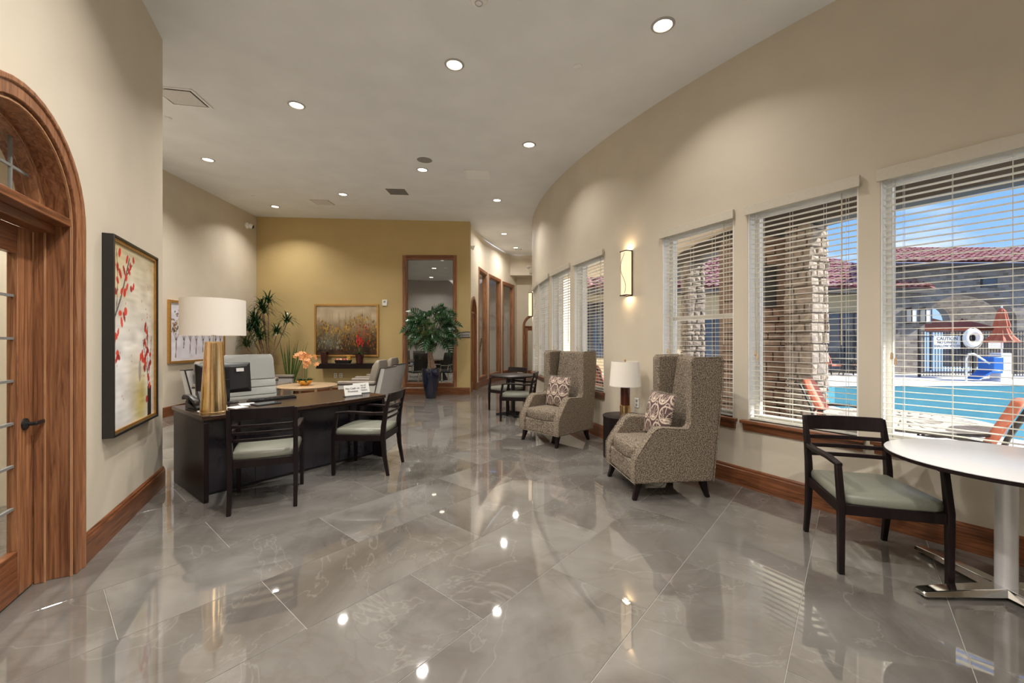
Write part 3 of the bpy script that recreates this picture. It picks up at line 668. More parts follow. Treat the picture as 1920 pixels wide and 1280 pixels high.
# things on the desk
lp = dpt(0.13, 0.21)
lamp = thing('table_lamp', 'tall brass cone table lamp with a wide cream drum shade on the desk', 'lamp', (*lp, 0.76))
mb = MB(); mb.lathe([(0.108, 0.0), (0.108, 0.006), (0.104, 0.010), (0.0685, 0.640), (0.066, 0.648), (0.02, 0.650)], 48); mb.build('base', M['brass'], lamp)
mb = MB(); mb.lathe([(0.012, 0.65), (0.012, 0.70), (0.018, 0.705), (0.018, 0.76), (0.006, 0.77), (0.006, 1.02)], 16); mb.build('stem', M['chrome'], lamp)
def shade(parent, r0, r1, z0, z1, mat):
    s_ = MB(); s_.lathe([(r0, z0), (r1, z1), (r1 - 0.004, z1), (r0 - 0.004, z0), (r0, z0)], 64, cap=False); o = s_.build('lamp_shade', mat, parent)
    t = MB()
    for rr, zz in ((r0 - 0.002, z0 + 0.006), (r1 - 0.002, z1 - 0.012)):
        if rr == r0 - 0.002 and zz == z0 + 0.006:
            t0 = MB(); t0.tube([(rr * math.cos(2 * math.pi * i / 40), rr * math.sin(2 * math.pi * i / 40), zz) for i in range(41)], 0.0022, 5); t0.build('shade_ring', M['chrome'], o); continue
        t.tube([(rr * math.cos(2 * math.pi * i / 40), rr * math.sin(2 * math.pi * i / 40), zz) for i in range(41)], 0.0022, 5)
    for k in range(3):
        a = 2 * math.pi * k / 3; t.bar((0, 0, z1 - 0.014), (r1 * math.cos(a), r1 * math.sin(a), z1 - 0.014), 0.004, 0.004)
    t.build('shade_spider', M['chrome'], o, smooth=0); return o
shade(lamp, 0.252, 0.250, 0.705, 1.035, M['shade'])
mb = MB(); mb.lathe([(0.006, 1.015), (0.006, 1.03), (0.012, 1.035), (0.012, 1.05), (0.003, 1.06)], 12); mb.build('finial', M['chrome'], lamp)

mn = thing('computer_monitor', 'black desktop monitor turned away with a white sticker on its back', 'monitor', (*dpt(0.39, 0.76), 0.76), DROT)  # front towards +y
mb = MB(); mb.loft([[(-0.25, 0.03, 0.10), (0.25, 0.03, 0.10), (0.25, 0.075, 0.42), (-0.25, 0.075, 0.42)], [(-0.25, 0.0, 0.10), (0.25, 0.0, 0.10), (0.25, 0.045, 0.42), (-0.25, 0.045, 0.42)],
    [(-0.2, -0.03, 0.14), (0.2, -0.03, 0.14), (0.2, 0.005, 0.38), (-0.2, 0.005, 0.38)]]); mb.build('housing', M['screen_off'], mn, 0.006)
mb = MB(); mb.hexa([(-0.04, -0.01, 0.0), (0.04, -0.01, 0.0), (0.04, 0.03, 0.0), (-0.04, 0.03, 0.0), (-0.035, -0.04, 0.25), (0.035, -0.04, 0.25), (0.035, -0.005, 0.25), (-0.035, -0.005, 0.25)]); mb.build('neck', M['black'], mn, 0.003)
mb = MB(); mb.lathe([(0.12, 0.0), (0.12, 0.008), (0.10, 0.014), (0.03, 0.02)], 32); mb.build('stand_foot', M['black'], mn)
mb = MB(); mb.obox((0.13, -0.022, 0.345), (1, 0, 0), (0, 1, -0.14), (0, 0.14, 1), 0.035, 0.0035, 0.018); mb.build('sticker', M['paper'], mn, smooth=0)
mb = MB(); mb.obox((-0.06, -0.0235, 0.365), (1, 0, 0), (0, 1, -0.14), (0, 0.14, 1), 0.10, 0.003, 0.004); mb.build('vent_slot', M['seam'], mn, smooth=0)

kb = thing('keyboard', 'black computer keyboard lying on the desk beside the monitor', 'keyboard', (*dpt(0.80, 0.63), 0.76), DROT)
mb = MB(); mb.hexa([(-0.23, -0.075, 0), (0.23, -0.075, 0), (0.23, 0.075, 0), (-0.23, 0.075, 0), (-0.23, -0.075, 0.026), (0.23, -0.075, 0.026), (0.23, 0.075, 0.014), (-0.23, 0.075, 0.014)]); mb.build('tray', M['black'], kb, 0.003)
mb = MB()
for r in range(5):
    for c in range(15): mb.box(-0.215 + c * 0.029, -0.191 + c * 0.029, -0.065 + r * 0.027, -0.042 + r * 0.027, 0.022 - r * 0.0022, 0.034 - r * 0.0022)
mb.build('key', M['screen_off'], kb, smooth=0, kind='stuff')

ph = thing('desk_phone', 'black office telephone with its handset on, at the left desk corner', 'telephone', (*dpt(0.145, 0.56), 0.76), DROT + R(8))
mb = MB(); mb.prism_x([(-0.10, 0.0), (0.10, 0.0), (0.10, 0.075), (0.085, 0.08), (-0.10, 0.022)], -0.11, 0.13); mb.build('body', M['black'], ph, 0.006)
mb = MB(); mb.loft([[(-0.135, y - 0.024, z), (-0.075, y - 0.028, z), (-0.075, y + 0.028, z), (-0.135, y + 0.024, z)] for y, z in ((0, 0.06), (0, 0.098), (0, 0.115))])
mb.sweep([(-0.105, -0.12, 0.055), (-0.105, -0.10, 0.085), (-0.105, 0.0, 0.122), (-0.105, 0.09, 0.125), (-0.105, 0.12, 0.10)], [(0.055, 0.03), (0.055, 0.032), (0.046, 0.026), (0.055, 0.034), (0.055, 0.03)], (1, 0, 0), (0, 0, 1)); mb.build('handset', M['black'], ph, 0.008)
mb = MB(); mb.prism_x([(0.02, 0.066), (0.085, 0.083), (0.10, 0.155), (0.075, 0.16)], -0.02, 0.12); mb.build('screen_hood', M['screen_off'], ph, 0.004)
mb = MB()
for r in range(4):
    for c in range(3): mb.box(0.0 + c * 0.032, 0.022 + c * 0.032, -0.082 + r * 0.024, -0.064 + r * 0.024, 0.024 + r * 0.007, 0.036 + r * 0.007)
mb.build('keypad', M['sign_grey'], ph, smooth=0)
cdp = MB(); cdp.tube([(*dpt(0.20, 0.40), 0.764), (*dpt(0.12, 0.38), 0.763), (*dpt(0.04, 0.42), 0.764), (*dpt(0.015, 0.55), 0.764), (*dpt(0.04, 0.70), 0.764)], 0.004, 6); tag(cdp.build('phone_cord', M['black']), 'thin black cord lying by the telephone on the desk', 'cord')
for i, (u, v, w, l, r, lab) in enumerate(((0.36, 0.33, 0.06, 0.08, 12, 'white sheet of paper on the desk right of the brass lamp foot'), (0.50, 0.47, 0.07, 0.09, -8, 'white paper slip on the desk just under the monitor'), (0.10, 0.33, 0.03, 0.06, 80, 'small white paper on the desk in front of the telephone'))):
    m_ = MB(); m_.box(-w, w, -l, l, 0, 0.003); o = m_.build('paper', M['paper'], smooth=0); o.location = (*dpt(u, v), 0.7602); o.rotation_euler = (0, 0, DROT + R(r)); tag(o, lab, 'paper')
m_ = MB(); m_.box(-0.12, 0.12, -0.085, 0.085, 0, 0.012); o = thing('card_reader', 'flat black pad lying on the desk in front of the keyboard', 'tablet', (*dpt(0.62, 0.34), 0.76), DROT + R(5))
m_.build('case', M['black'], o, 0.004); m_ = MB(); m_.box(-0.105, 0.105, -0.07, 0.07, 0.0118, 0.0135); m_.build('screen', M['dark_glass'], o, smooth=0)
def desk_sign(u, v, rot, body, size, lab):
    s_ = thing('sign_holder', lab, 'sign', (*dpt(u, v), 0.76), DROT + R(rot))
    m_ = MB(); m_.prism_x([(-0.035, 0.0), (0.05, 0.0), (0.05, 0.007), (-0.02, 0.014)], -0.105, 0.105); m_.build('foot', M['black'], s_, 0.002)
    m_ = MB(); m_.obox((0, 0.012, 0.073), (1, 0, 0), (0, 0.96, -0.28), (0, 0.28, 0.96), 0.102, 0.003, 0.062); m_.build('card', M['paper'], s_, smooth=0)
    text(body, size, s_, (0, 0.0078, 0.076), (R(90 - 16), 0, 0))
desk_sign(1.50, 0.16, -4, 'No Cash on\nPremises', 0.035, 'white desk sign in a black holder reading No Cash on Premises, the nearer sign')
desk_sign(1.70, 0.30, -6, 'Notice of\nRequired\nInformation', 0.030, 'white desk sign in a black holder behind the other, its text starting Notice of')

# ------------------------------------------------------------------ guest chairs
GL = 'dark slat-back armchairs with sage vinyl seats'
def make_guest(label, loc, rz):
    t = thing('guest_chair', label, 'chair', loc, rz, GL)
    for sg in (-1, 1):
        x = sg * 0.238
        m_ = MB(); m_.sweep([(x, -0.315, 0), (x, -0.275, 0.22), (x, -0.262, 0.40), (x, -0.268, 0.52), (x, -0.292, 0.68), (x, -0.335, 0.855)], [(0.030, 0.030), (0.034, 0.042), (0.036, 0.050), (0.036, 0.050), (0.034, 0.040), (0.030, 0.026)]); m_.build('leg', M['esp'], t, 0.004)
        xf = sg * 0.262
        m_ = MB(); m_.sweep([(xf, 0.262, 0), (xf, 0.262, 0.43), (xf, 0.225, 0.655)], [(0.030, 0.034), (0.034, 0.042), (0.032, 0.034)]); m_.build('leg', M['esp'], t, 0.004)
        m_ = MB(); m_.sweep([(x, -0.288, 0.652), (x * 1.03, -0.14, 0.652), (xf * 1.0, 0.10, 0.668), (xf, 0.243, 0.655)], [(0.028, 0.036), (0.040, 0.030), (0.046, 0.024), (0.038, 0.020)], (1, 0, 0), (0, 0, 1)); m_.build('armrest', M['esp'], t, 0.005)
        m_ = MB(); m_.bar((x, -0.25, 0.395), (xf, 0.25, 0.395), 0.022, 0.062); m_.build('seat_rail', M['esp'], t, 0.003)
    for y, w in ((-0.262, 0.44), (0.262, 0.49)):
        m_ = MB(); m_.box(-w / 2, w / 2, y - 0.011, y + 0.011, 0.362, 0.425); m_.build('seat_rail', M['esp'], t, 0.003)
    m_ = MB()
    def ring(f, z, rise=0):
        out = []
        for x, y in [(-0.232, -0.25), (0.0, -0.256), (0.232, -0.25), (0.252, 0.0), (0.262, 0.235), (0.20, 0.268), (0.0, 0.276), (-0.20, 0.268), (-0.262, 0.235), (-0.252, 0.0)]: out.append((x * f, y * f, z))
        return out
    m_.loft([ring(0.97, 0.42), ring(1.0, 0.435), ring(1.0, 0.462), ring(0.97, 0.480), ring(0.86, 0.491), ring(0.5, 0.497), ring(0.05, 0.499)]); m_.build('seat', M['vinyl'], t, smooth=80)
    def hbar(nm, z, h, y, bowd, dep):
        n = 9; rings = []
        for i in range(n):
            u = -1 + 2 * i / (n - 1); x = u * 0.236; yy = y - bowd * (1 - u * u); lean = -h * 0.22
            rings.append([(x, yy, z), (x, yy + dep, z), (x, yy + dep + lean, z + h), (x, yy + lean, z + h)])
        m__ = MB(); m__.loft(rings); m__.build(nm, M['esp'], t, 0.004)
    hbar('top_rail', 0.765, 0.098, -0.318, 0.022, 0.022)
    for z, y in ((0.700, -0.303), (0.640, -0.290), (0.580, -0.278)): hbar('back_slat', z, 0.026, y, 0.020, 0.016)
    return t
g0 = make_guest('dark slat-back armchair facing the desk, its back to the camera', (-2.205, 3.655, 0), heading(-0.42, 0.907))
dup(g0, (-1.605, 4.515, 0), heading(-0.998, 0.06), 'dark slat-back armchair side-on at the right end of the desk')
dup(g0, (2.325, 2.64, 0), heading(-0.28, -0.96), 'dark slat-back armchair in the right foreground pulled up to the white table')
dup(g0, (0.11, 7.36, 0), heading(-0.98, 0.20), 'dark slat-back armchair at the small dark round table, the nearer one')
dup(g0, (-0.10, 8.36, 0), heading(-0.66, -0.75), 'dark slat-back armchair beyond the small dark round table, the farther one')

# ------------------------------------------------------------------ tables
tb = thing('round_table', 'white laminate round table with a dark edge on a chromed cross foot', 'table', (2.735, 2.24, 0), 0)
mb = MB(); mb.lathe([(0.02, 0.728), (0.495, 0.728), (0.502, 0.734), (0.502, 0.750), (0.02, 0.750)], 72); mb.build('edge_band', M['esp'], tb)
mb = MB(); mb.lathe([(0.02, 0.7495), (0.499, 0.7495), (0.499, 0.7535), (0.495, 0.755), (0.02, 0.755)], 72); mb.build('table_top', M['white_top'], tb)
mb = MB(); mb.box(-0.16, 0.16, -0.03, 0.03, 0.70, 0.728); mb.box(-0.03, 0.03, -0.16, 0.16, 0.70, 0.7275); mb.build('top_bracket', M['black'], tb, 0.003)
mb = MB(); mb.loft([[(0.040 * math.copysign(abs(math.cos(a)) ** 0.7, math.cos(a)), 0.040 * math.copysign(abs(math.sin(a)) ** 0.7, math.sin(a)), z) for a in [2 * math.pi * i / 24 for i in range(24)]] for z in (0.05, 0.70)]); mb.build('column', M['alu'], tb)
for k in range(4):
    a = R(90 * k + 0); d = Vector((math.cos(a), math.sin(a), 0)); n = Vector((-d.y, d.x, 0)); rings = []
    for r, w, h0, h1 in ((0.03, 0.052, 0.018, 0.062), (0.25, 0.046, 0.02, 0.055), (0.47, 0.040, 0.018, 0.044), (0.485, 0.036, 0.018, 0.036)):
        c = d * r; rings.append([c - n * w + Vector((0, 0, h0)), c + n * w + Vector((0, 0, h0)), c + n * (w * 0.72) + Vector((0, 0, h1)), c - n * (w * 0.72) + Vector((0, 0, h1))])
    m_ = MB(); m_.loft(rings); ft = m_.build('foot_arm', M['chrome'], tb, 0.004)
    m_ = MB(); c = d * 0.45; m_.lathe([(0.016, 0.0), (0.016, 0.008), (0.008, 0.01), (0.008, 0.02)], 12, (c.x, c.y, 0)); m_.build('glide', M['black'], ft)

tb = thing('round_table', 'small dark round table with a dark cross foot between two armchairs', 'table', (0.02, 7.80, 0), R(8))
mb = MB(); mb.lathe([(0.02, 0.742), (0.435, 0.742), (0.45, 0.75), (0.45, 0.762), (0.44, 0.77), (0.02, 0.77)], 56); mb.build('table_top', M['esp'], tb)
mb = MB(); mb.lathe([(0.040, 0.05), (0.040, 0.70), (0.12, 0.72), (0.12, 0.742)], 24); mb.build('column', M['black'], tb)
for k in range(4):
    a = R(90 * k); d = Vector((math.cos(a), math.sin(a), 0)); n = Vector((-d.y, d.x, 0)); rings = []
    for r, w, h1 in ((0.02, 0.04, 0.07), (0.33, 0.032, 0.04)):
        c = d * r; rings.append([c - n * w + Vector((0, 0, 0.003)), c + n * w + Vector((0, 0, 0.003)), c + n * w * 0.7 + Vector((0, 0, h1)), c - n * w * 0.7 + Vector((0, 0, h1))])
    m_ = MB(); m_.loft(rings); m_.build('foot_arm', M['black'], tb, 0.004)

tb = thing('coffee_table', 'round pale wood coffee table with the orchid bowl on it', 'table', (-4.52, 8.95, 0), R(20))
mb = MB(); mb.lathe([(0.02, 0.415), (0.58, 0.415), (0.605, 0.425), (0.612, 0.437), (0.605, 0.45), (0.02, 0.45)], 64); mb.build('table_top', M['pale_wood'], tb)
mb = MB(); mb.lathe([(0.44, 0.375), (0.46, 0.375), (0.46, 0.415), (0.44, 0.415), (0.44, 0.375)], 48, cap=False); mb.build('apron', M['pale_wood'], tb)
for k in range(4):
    a = R(90 * k + 25); c, s_ = math.cos(a), math.sin(a); m_ = MB(); m_.sweep([(0.53 * c, 0.53 * s_, 0), (0.50 * c, 0.50 * s_, 0.415)], [(0.036, 0.036), (0.055, 0.055)]); m_.build('leg', M['pale_wood'], tb, 0.006)

st = thing('side_table', 'black drum side table between the two wing chairs', 'table', (1.37, 4.95, 0), 0)
mb = MB(); mb.lathe([(0.02, 0.0), (0.245, 0.0), (0.25, 0.008), (0.25, 0.485)], 56); mb.build('drum', M['esp'], st)
mb = MB(); mb.lathe([(0.02, 0.485), (0.252, 0.485), (0.256, 0.49), (0.256, 0.505), (0.25, 0.51), (0.02, 0.51)], 56); mb.build('table_top', M['esp'], st)
lm = thing('table_lamp', 'small lamp with brown wood and brass column and tapered linen shade on the drum table', 'lamp', (1.39, 4.97, 0.51))
mb = MB(); mb.lathe([(0.02, 0.0), (0.064, 0.0), (0.064, 0.118), (0.058, 0.122), (0.02, 0.122)], 40); mb.build('brass_foot', M['brass'], lm)
mb = MB(); mb.lathe([(0.02, 0.12), (0.056, 0.12), (0.056, 0.40), (0.02, 0.40)], 40); mb.build('column', M['mahogany'], lm)
mb = MB(); mb.lathe([(0.007, 0.40), (0.007, 0.655), (0.012, 0.66), (0.012, 0.675), (0.003, 0.68)], 10); mb.build('stem', M['brass'], lm)
shade(lm, 0.190, 0.166, 0.355, 0.655, M['shade'])

# ------------------------------------------------------------------ wing chairs
WG = 'tall tweed wing chairs along the windows'
def make_wing(label, loc, rz):
    t = thing('wing_chair', label, 'armchair', loc, rz, WG)
    prof = [(0.365, 0.155), (0.362, 0.36), (0.300, 0.46), (0.195, 0.605), (0.165, 0.632), (0.12, 0.645), (-0.125, 0.628), (-0.155, 0.655), (-0.165, 0.72), (-0.165, 1.235), (-0.19, 1.265), (-0.445, 1.272), (-0.468, 1.245), (-0.462, 1.0), (-0.43, 0.70), (-0.375, 0.155)]
    for sg in (-1, 1):
        m_ = MB(); m_.prism_x(prof, *sorted((sg * 0.265, sg * 0.372))); m_.build('side_panel', M['tweed'], t, 0.022, 3)
    m_ = MB(); m_.box(-0.268, 0.268, -0.34, 0.350, 0.155, 0.335); m_.build('seat_base', M['tweed'], t, 0.015, 3)
    m_ = MB()
    def r_(f, z): return [(x * f, 0.06 + y * f, z) for x, y in [(-0.263, -0.30), (0.263, -0.30), (0.265, 0.0), (0.263, 0.262), (0.13, 0.298), (-0.13, 0.298), (-0.263, 0.262), (-0.265, 0.0)]]
    m_.loft([r_(0.97, 0.332), r_(1.0, 0.352), r_(1.0, 0.435), r_(0.97, 0.460), r_(0.85, 0.474), r_(0.45, 0.482), r_(0.05, 0.484)]); m_.build('seat_cushion', M['tweed'], t, smooth=80)
    m_ = MB(); m_.hexa([(-0.268, -0.375, 0.16), (0.268, -0.375, 0.16), (0.255, -0.20, 0.16), (-0.255, -0.20, 0.16), (-0.268, -0.462, 1.262), (0.268, -0.462, 1.262), (0.215, -0.345, 1.255), (-0.215, -0.345, 1.255)]); m_.build('backrest', M['tweed'], t, 0.02, 3)
    m_ = MB()
    for sg in (-1, 1): m_.tube([(sg * 0.371, y, z) for y, z in prof], 0.0045, 5)
    m_.tube([(-0.36, 0.363, 0.158), (0.36, 0.363, 0.158)], 0.005, 5); m_.build('welt', M['tweed'], t)
    for x, y, sx, sy in ((-0.30, 0.30, -1, 1), (0.30, 0.30, 1, 1), (-0.30, -0.30, -1, -1), (0.30, -0.30, 1, -1)):
        m_ = MB(); m_.sweep([(x + sx * 0.02, y + sy * 0.045, 0), (x + sx * 0.008, y + sy * 0.02, 0.08), (x, y, 0.165)], [(0.036, 0.036), (0.046, 0.046), (0.066, 0.066)]); m_.build('leg', M['esp'], t, 0.004)
    return t
w0 = make_wing('tall tweed wing chair nearest the camera, beside the drum table, facing left', (1.396, 3.957, 0), heading(-0.995, -0.11))
dup(w0, (0.625, 5.817, 0), heading(-0.736, -0.677), 'tall tweed wing chair farther back, turned towards the camera')

def pillow(label, loc, rz, tilt, seed):
    n = 72; h = 0.215
    rng = np.random.RandomState(seed)
    t = bpy.data.objects.new('throw_pillow', None); COL.objects.link(t); t.location = loc; t.rotation_euler = (tilt, 0, rz)
    tag(t, label, 'pillow', 'plum shell-pattern pillows')
    us = np.linspace(-1, 1, n); U, V = np.meshgrid(us, us, indexing='ij')
    th = 0.075 * (np.clip(1 - U ** 2, 0, 1) * np.clip(1 - V ** 2, 0, 1)) ** 0.45
    pin = 1 - 0.05 * (1 - np.abs(U * V)) * np.maximum(U ** 2, V ** 2)
    X = U * h * pin; Z = V * h * pin
    # fan-shell lattice
    a, b_ = X / 0.150 + 0.13 + seed * 0.2, Z / 0.170 + 0.4
    row = np.floor(b_); fx = (a + 0.5 * (row % 2)) % 1.0 - 0.5; fy = b_ - row
    line = np.zeros_like(X)
    ex, ey = fx / 0.42, (fy - 0.52) / 0.46
    rr = np.sqrt(ex ** 2 + ey ** 2); line = np.maximum(line, np.clip(1 - np.abs(rr - 1.0) / 0.13, 0, 1) ** 0.5)
    ang = np.arctan2(fx, fy - 0.22); ray = np.clip(1 - np.abs(((ang / R(24)) + 0.5) % 1 - 0.5) * np.hypot(fx, fy - 0.22) / 0.055, 0, 1)
    line = np.maximum(line, 0.85 * (ray > 0.35) * (rr < 0.95) * (fy > 0.2))
    q = np.hypot(fx, fy - 0.22); line = np.maximum(line, 1.0 * (q < 0.055))
    for sx in (-1, 1): line = np.maximum(line, np.clip(1 - np.abs(np.hypot(fx - sx * 0.13, fy - 0.16) - 0.09) / 0.035, 0, 1) * (rr < 1))
    line = np.maximum(line, (rr > 1.12) * (np.clip(1 - np.abs(np.hypot(np.abs(fx) - 0.5, fy - 0.02) - 0.13) / 0.04, 0, 1)))
    line = np.clip(line, 0, 1)
    c0, c1 = np.array(srgb(88, 70, 70)), np.array(srgb(214, 196, 178))
    C = c0 + (c1 - c0) * line[..., None]
    for side, nm in ((-1, 'cover'),):
        verts = [(X[i, j], -th[i, j], Z[i, j]) for i in range(n) for j in range(n)] + [(X[i, j], th[i, j], Z[i, j]) for i in range(n) for j in range(n)]
        idx = lambda i, j, s_: s_ * n * n + i * n + j
        fs = [(idx(i, j, 0), idx(i + 1, j, 0), idx(i + 1, j + 1, 0), idx(i, j + 1, 0)) for i in range(n - 1) for j in range(n - 1)] + [(idx(i, j + 1, 1), idx(i + 1, j + 1, 1), idx(i + 1, j, 1), idx(i, j, 1)) for i in range(n - 1) for j in range(n - 1)]
        me = bpy.data.meshes.new('pillow_cover'); me.from_pydata(verts, [], fs); me.materials.append(M['weave'])
        at = me.color_attributes.new('Col', 'FLOAT_COLOR', 'POINT'); col = np.ones((2 * n * n, 4), 'f'); col[:n * n, :3] = C.reshape(-1, 3); col[n * n:, :3] = C.reshape(-1, 3)
        at.data.foreach_set('color', col.ravel()); me.shade_smooth(); link('cover', me, t)
    fr = MB()
    for k in range(26):
        u = -0.98 + 1.96 * k / 25
        for p, d in (((u * h, 0, h * 0.985), (0.3 * math.sin(k * 1.7), 0, 1)), ((u * h, 0, -h * 0.985), (0.3 * math.sin(k), 0, -1)), ((h * 0.985, 0, u * h), (1, 0, 0.3 * math.sin(k * 2.1))), ((-h * 0.985, 0, u * h), (-1, 0, 0.3 * math.cos(k)))):
            q = Vector(p) + Vector(d).normalized() * 0.018; fr.bar(Vector(p) - Vector(d).normalized() * 0.012, q, 0.006, 0.003, (0, 1, 0))
    fr.build('fringe', M['taupe'], t, smooth=0); return t
def on_chair(loc, rz, x, y, z):
    c, s_ = math.cos(rz), math.sin(rz); return (loc[0] + x * c - y * s_, loc[1] + x * s_ + y * c, z)
hr = heading(-0.995, -0.11); pillow('plum shell-pattern pillow on the nearer wing chair', on_chair((1.396, 3.957), hr, 0.03, -0.055, 0.690), hr + math.pi + R(4), R(-13), 1)
hr = heading(-0.736, -0.677); pillow('plum shell-pattern pillow on the farther wing chair', on_chair((0.625, 5.817), hr, 0.0, -0.055, 0.690), hr + math.pi - R(6), R(-13), 2)

# ------------------------------------------------------------------ office chair behind the desk
ocx, ocy = dpt(0.96, 1.36)
oc = thing('office_chair', 'high-backed grey leather desk chair with horizontal seams behind the desk', 'chair', (ocx, ocy, 0), heading(-DV.x, -DV.y))
m_ = MB(); rings = []
zs = [0.46, 0.52, 0.60, 0.61, 0.62, 0.70, 0.71, 0.72, 0.80, 0.81, 0.82, 0.90, 0.91, 0.92, 1.0, 1.10, 1.18, 1.222, 1.238]
for z in zs:
    seam = 0.014 if abs(z - 0.61) < 1e-6 or abs(z - 0.71) < 1e-6 or abs(z - 0.81) < 1e-6 or abs(z - 0.91) < 1e-6 else 0.0
    lean = -0.20 - (z - 0.46) * 0.22; w = 0.29 - (0.012 if z > 1.2 else 0) - (0.02 if z > 1.23 else 0) - max(0, 0.7 - z) * 0.05; th = 0.062 if z < 1.2 else 0.045
    rings.append([(-w, lean - th, z), (w, lean - th, z), (w, lean - 0.01, z), (w * 0.93, lean - seam, z), (0, lean - 0.012 - seam, z), (-w * 0.93, lean - seam, z), (-w, lean - 0.01, z)])
m_.loft(rings); m_.build('backrest', M['vinyl_grey'], oc, smooth=35)
m_ = MB(); m_.box(-0.27, 0.27, -0.24, 0.27, 0.42, 0.51); m_.build('seat', M['vinyl_grey'], oc, 0.03, 3)
for sg in (-1, 1):
    m_ = MB(); m_.tube([(sg * 0.29, -0.22, 0.45), (sg * 0.32, -0.16, 0.66), (sg * 0.32, 0.10, 0.68), (sg * 0.31, 0.14, 0.62), (sg * 0.28, 0.05, 0.45)], 0.014, 8); m_.build('armrest', M['chrome'], oc)
m_ = MB(); m_.lathe([(0.03, 0.09), (0.03, 0.30), (0.022, 0.30), (0.022, 0.42)], 16); m_.build('gas_lift', M['chrome'], oc)
for k in range(5):
    a = 2 * math.pi * k / 5; d = Vector((math.cos(a), math.sin(a), 0)); m_ = MB(); m_.bar(Vector((0, 0, 0.10)), d * 0.30 + Vector((0, 0, 0.075)), 0.04, 0.03); lg = m_.build('base_arm', M['chrome'], oc, 0.004)
    m_ = MB(); n = Vector((-d.y, d.x, 0)); c = d * 0.29; m_.loft([[c + n * t_ + Vector((d.x * 0.03 * math.cos(q), d.y * 0.03 * math.cos(q), 0.03 + 0.03 * math.sin(q))) for q in [2 * math.pi * i / 14 for i in range(14)]] for t_ in (-0.02, 0.02)]); m_.build('caster', M['black'], lg)

# ------------------------------------------------------------------ lounge chairs round the coffee table
LG = 'taupe lounge chairs round the coffee table'
def make_lounge(label, loc, rz):
    t = thing('lounge_chair', label, 'armchair', loc, rz, LG)
    for sg in (-1, 1):
        m_ = MB(); m_.prism_x([(0.40, 0.12), (0.42, 0.52), (-0.36, 0.52), (-0.30, 0.12)], *sorted((sg * 0.300, sg * 0.385))); ar = m_.build('arm_panel', M['taupe_light'], t, 0.008)
        m_ = MB(); m_.box(*sorted((sg * 0.285, sg * 0.395)), -0.34, 0.435, 0.532, 0.600); m_.build('arm_pad', M['taupe'], t, 0.022, 3)
        m_ = MB(); m_.box(*sorted((sg * 0.288, sg * 0.392)), -0.345, 0.43, 0.518, 0.534); m_.build('arm_piping', M['seam'], t, 0.003)
    m_ = MB(); m_.box(-0.30, 0.30, -0.30, 0.40, 0.12, 0.30); m_.build('seat_base', M['taupe'], t, 0.01)
    m_ = MB(); m_.box(-0.283, 0.283, -0.28, 0.42, 0.30, 0.44); m_.build('seat_cushion', M['taupe'], t, 0.04, 3)
    m_ = MB(); m_.hexa([(-0.385, -0.40, 0.12), (0.385, -0.40, 0.12), (0.385, -0.28, 0.12), (-0.385, -0.28, 0.12), (-0.385, -0.545, 0.86), (0.385, -0.545, 0.86), (0.385, -0.455, 0.86), (-0.385, -0.455, 0.86)]); m_.build('back_shell', M['taupe_light'], t, 0.008)
    m_ = MB()
    for sg in (-1, 1): m_.bar((sg * 0.386, -0.285, 0.13), (sg * 0.386, -0.462, 0.865), 0.012, 0.03, (1, 0, 0))
    m_.bar((-0.386, -0.50, 0.862), (0.386, -0.50, 0.862), 0.10, 0.012, (0, 0, 1)); m_.build('back_piping', M['seam'], t, 0.002)
    m_ = MB()
    rows = []
    for f, z, yo in ((0.90, 0.44, 0.0), (1.0, 0.50, 0.02), (1.0, 0.90, 0.0), (0.95, 0.985, -0.01), (0.75, 1.02, -0.02)):
        y = -0.20 - (z - 0.44) * 0.26; w = 0.285 * f; th = 0.15 * (1 if z < 0.95 else 0.55)
        rows.append([(-w, y - th / 2, z), (w, y - th / 2, z), (w * 1.0, y, z), (w * 0.9, y + th * 0.55, z), (-w * 0.9, y + th * 0.55, z), (-w, y, z)])
    m_.loft(rows); m_.build('back_cushion', M['taupe'], t, 0.02, 2, smooth=60)
    for x in (-0.33, 0.33):
        for y in (-0.28, 0.34): m_ = MB(); m_.sweep([(x, y, 0), (x, y, 0.125)], [(0.035, 0.035), (0.05, 0.05)]); m_.build('leg', M['esp'], t, 0.003)
    return t
l0 = make_lounge('taupe lounge chair facing left by the coffee table, the nearer of the right-hand pair', (-3.12, 8.62, 0), heading(-1, 0.03))
dup(l0, (-3.20, 9.76, 0), heading(-1, 0.03), 'taupe lounge chair facing left by the dark shelf, the farther of the right-hand pair')
dup(l0, (-5.80, 8.12, 0), heading(0.97, 0.15), 'taupe lounge chair behind the monitor, facing right under the tree picture')
dup(l0, (-5.78, 9.57, 0), heading(0.98, 0.0), 'taupe lounge chair beside the reed plant, partly behind the desk chair')

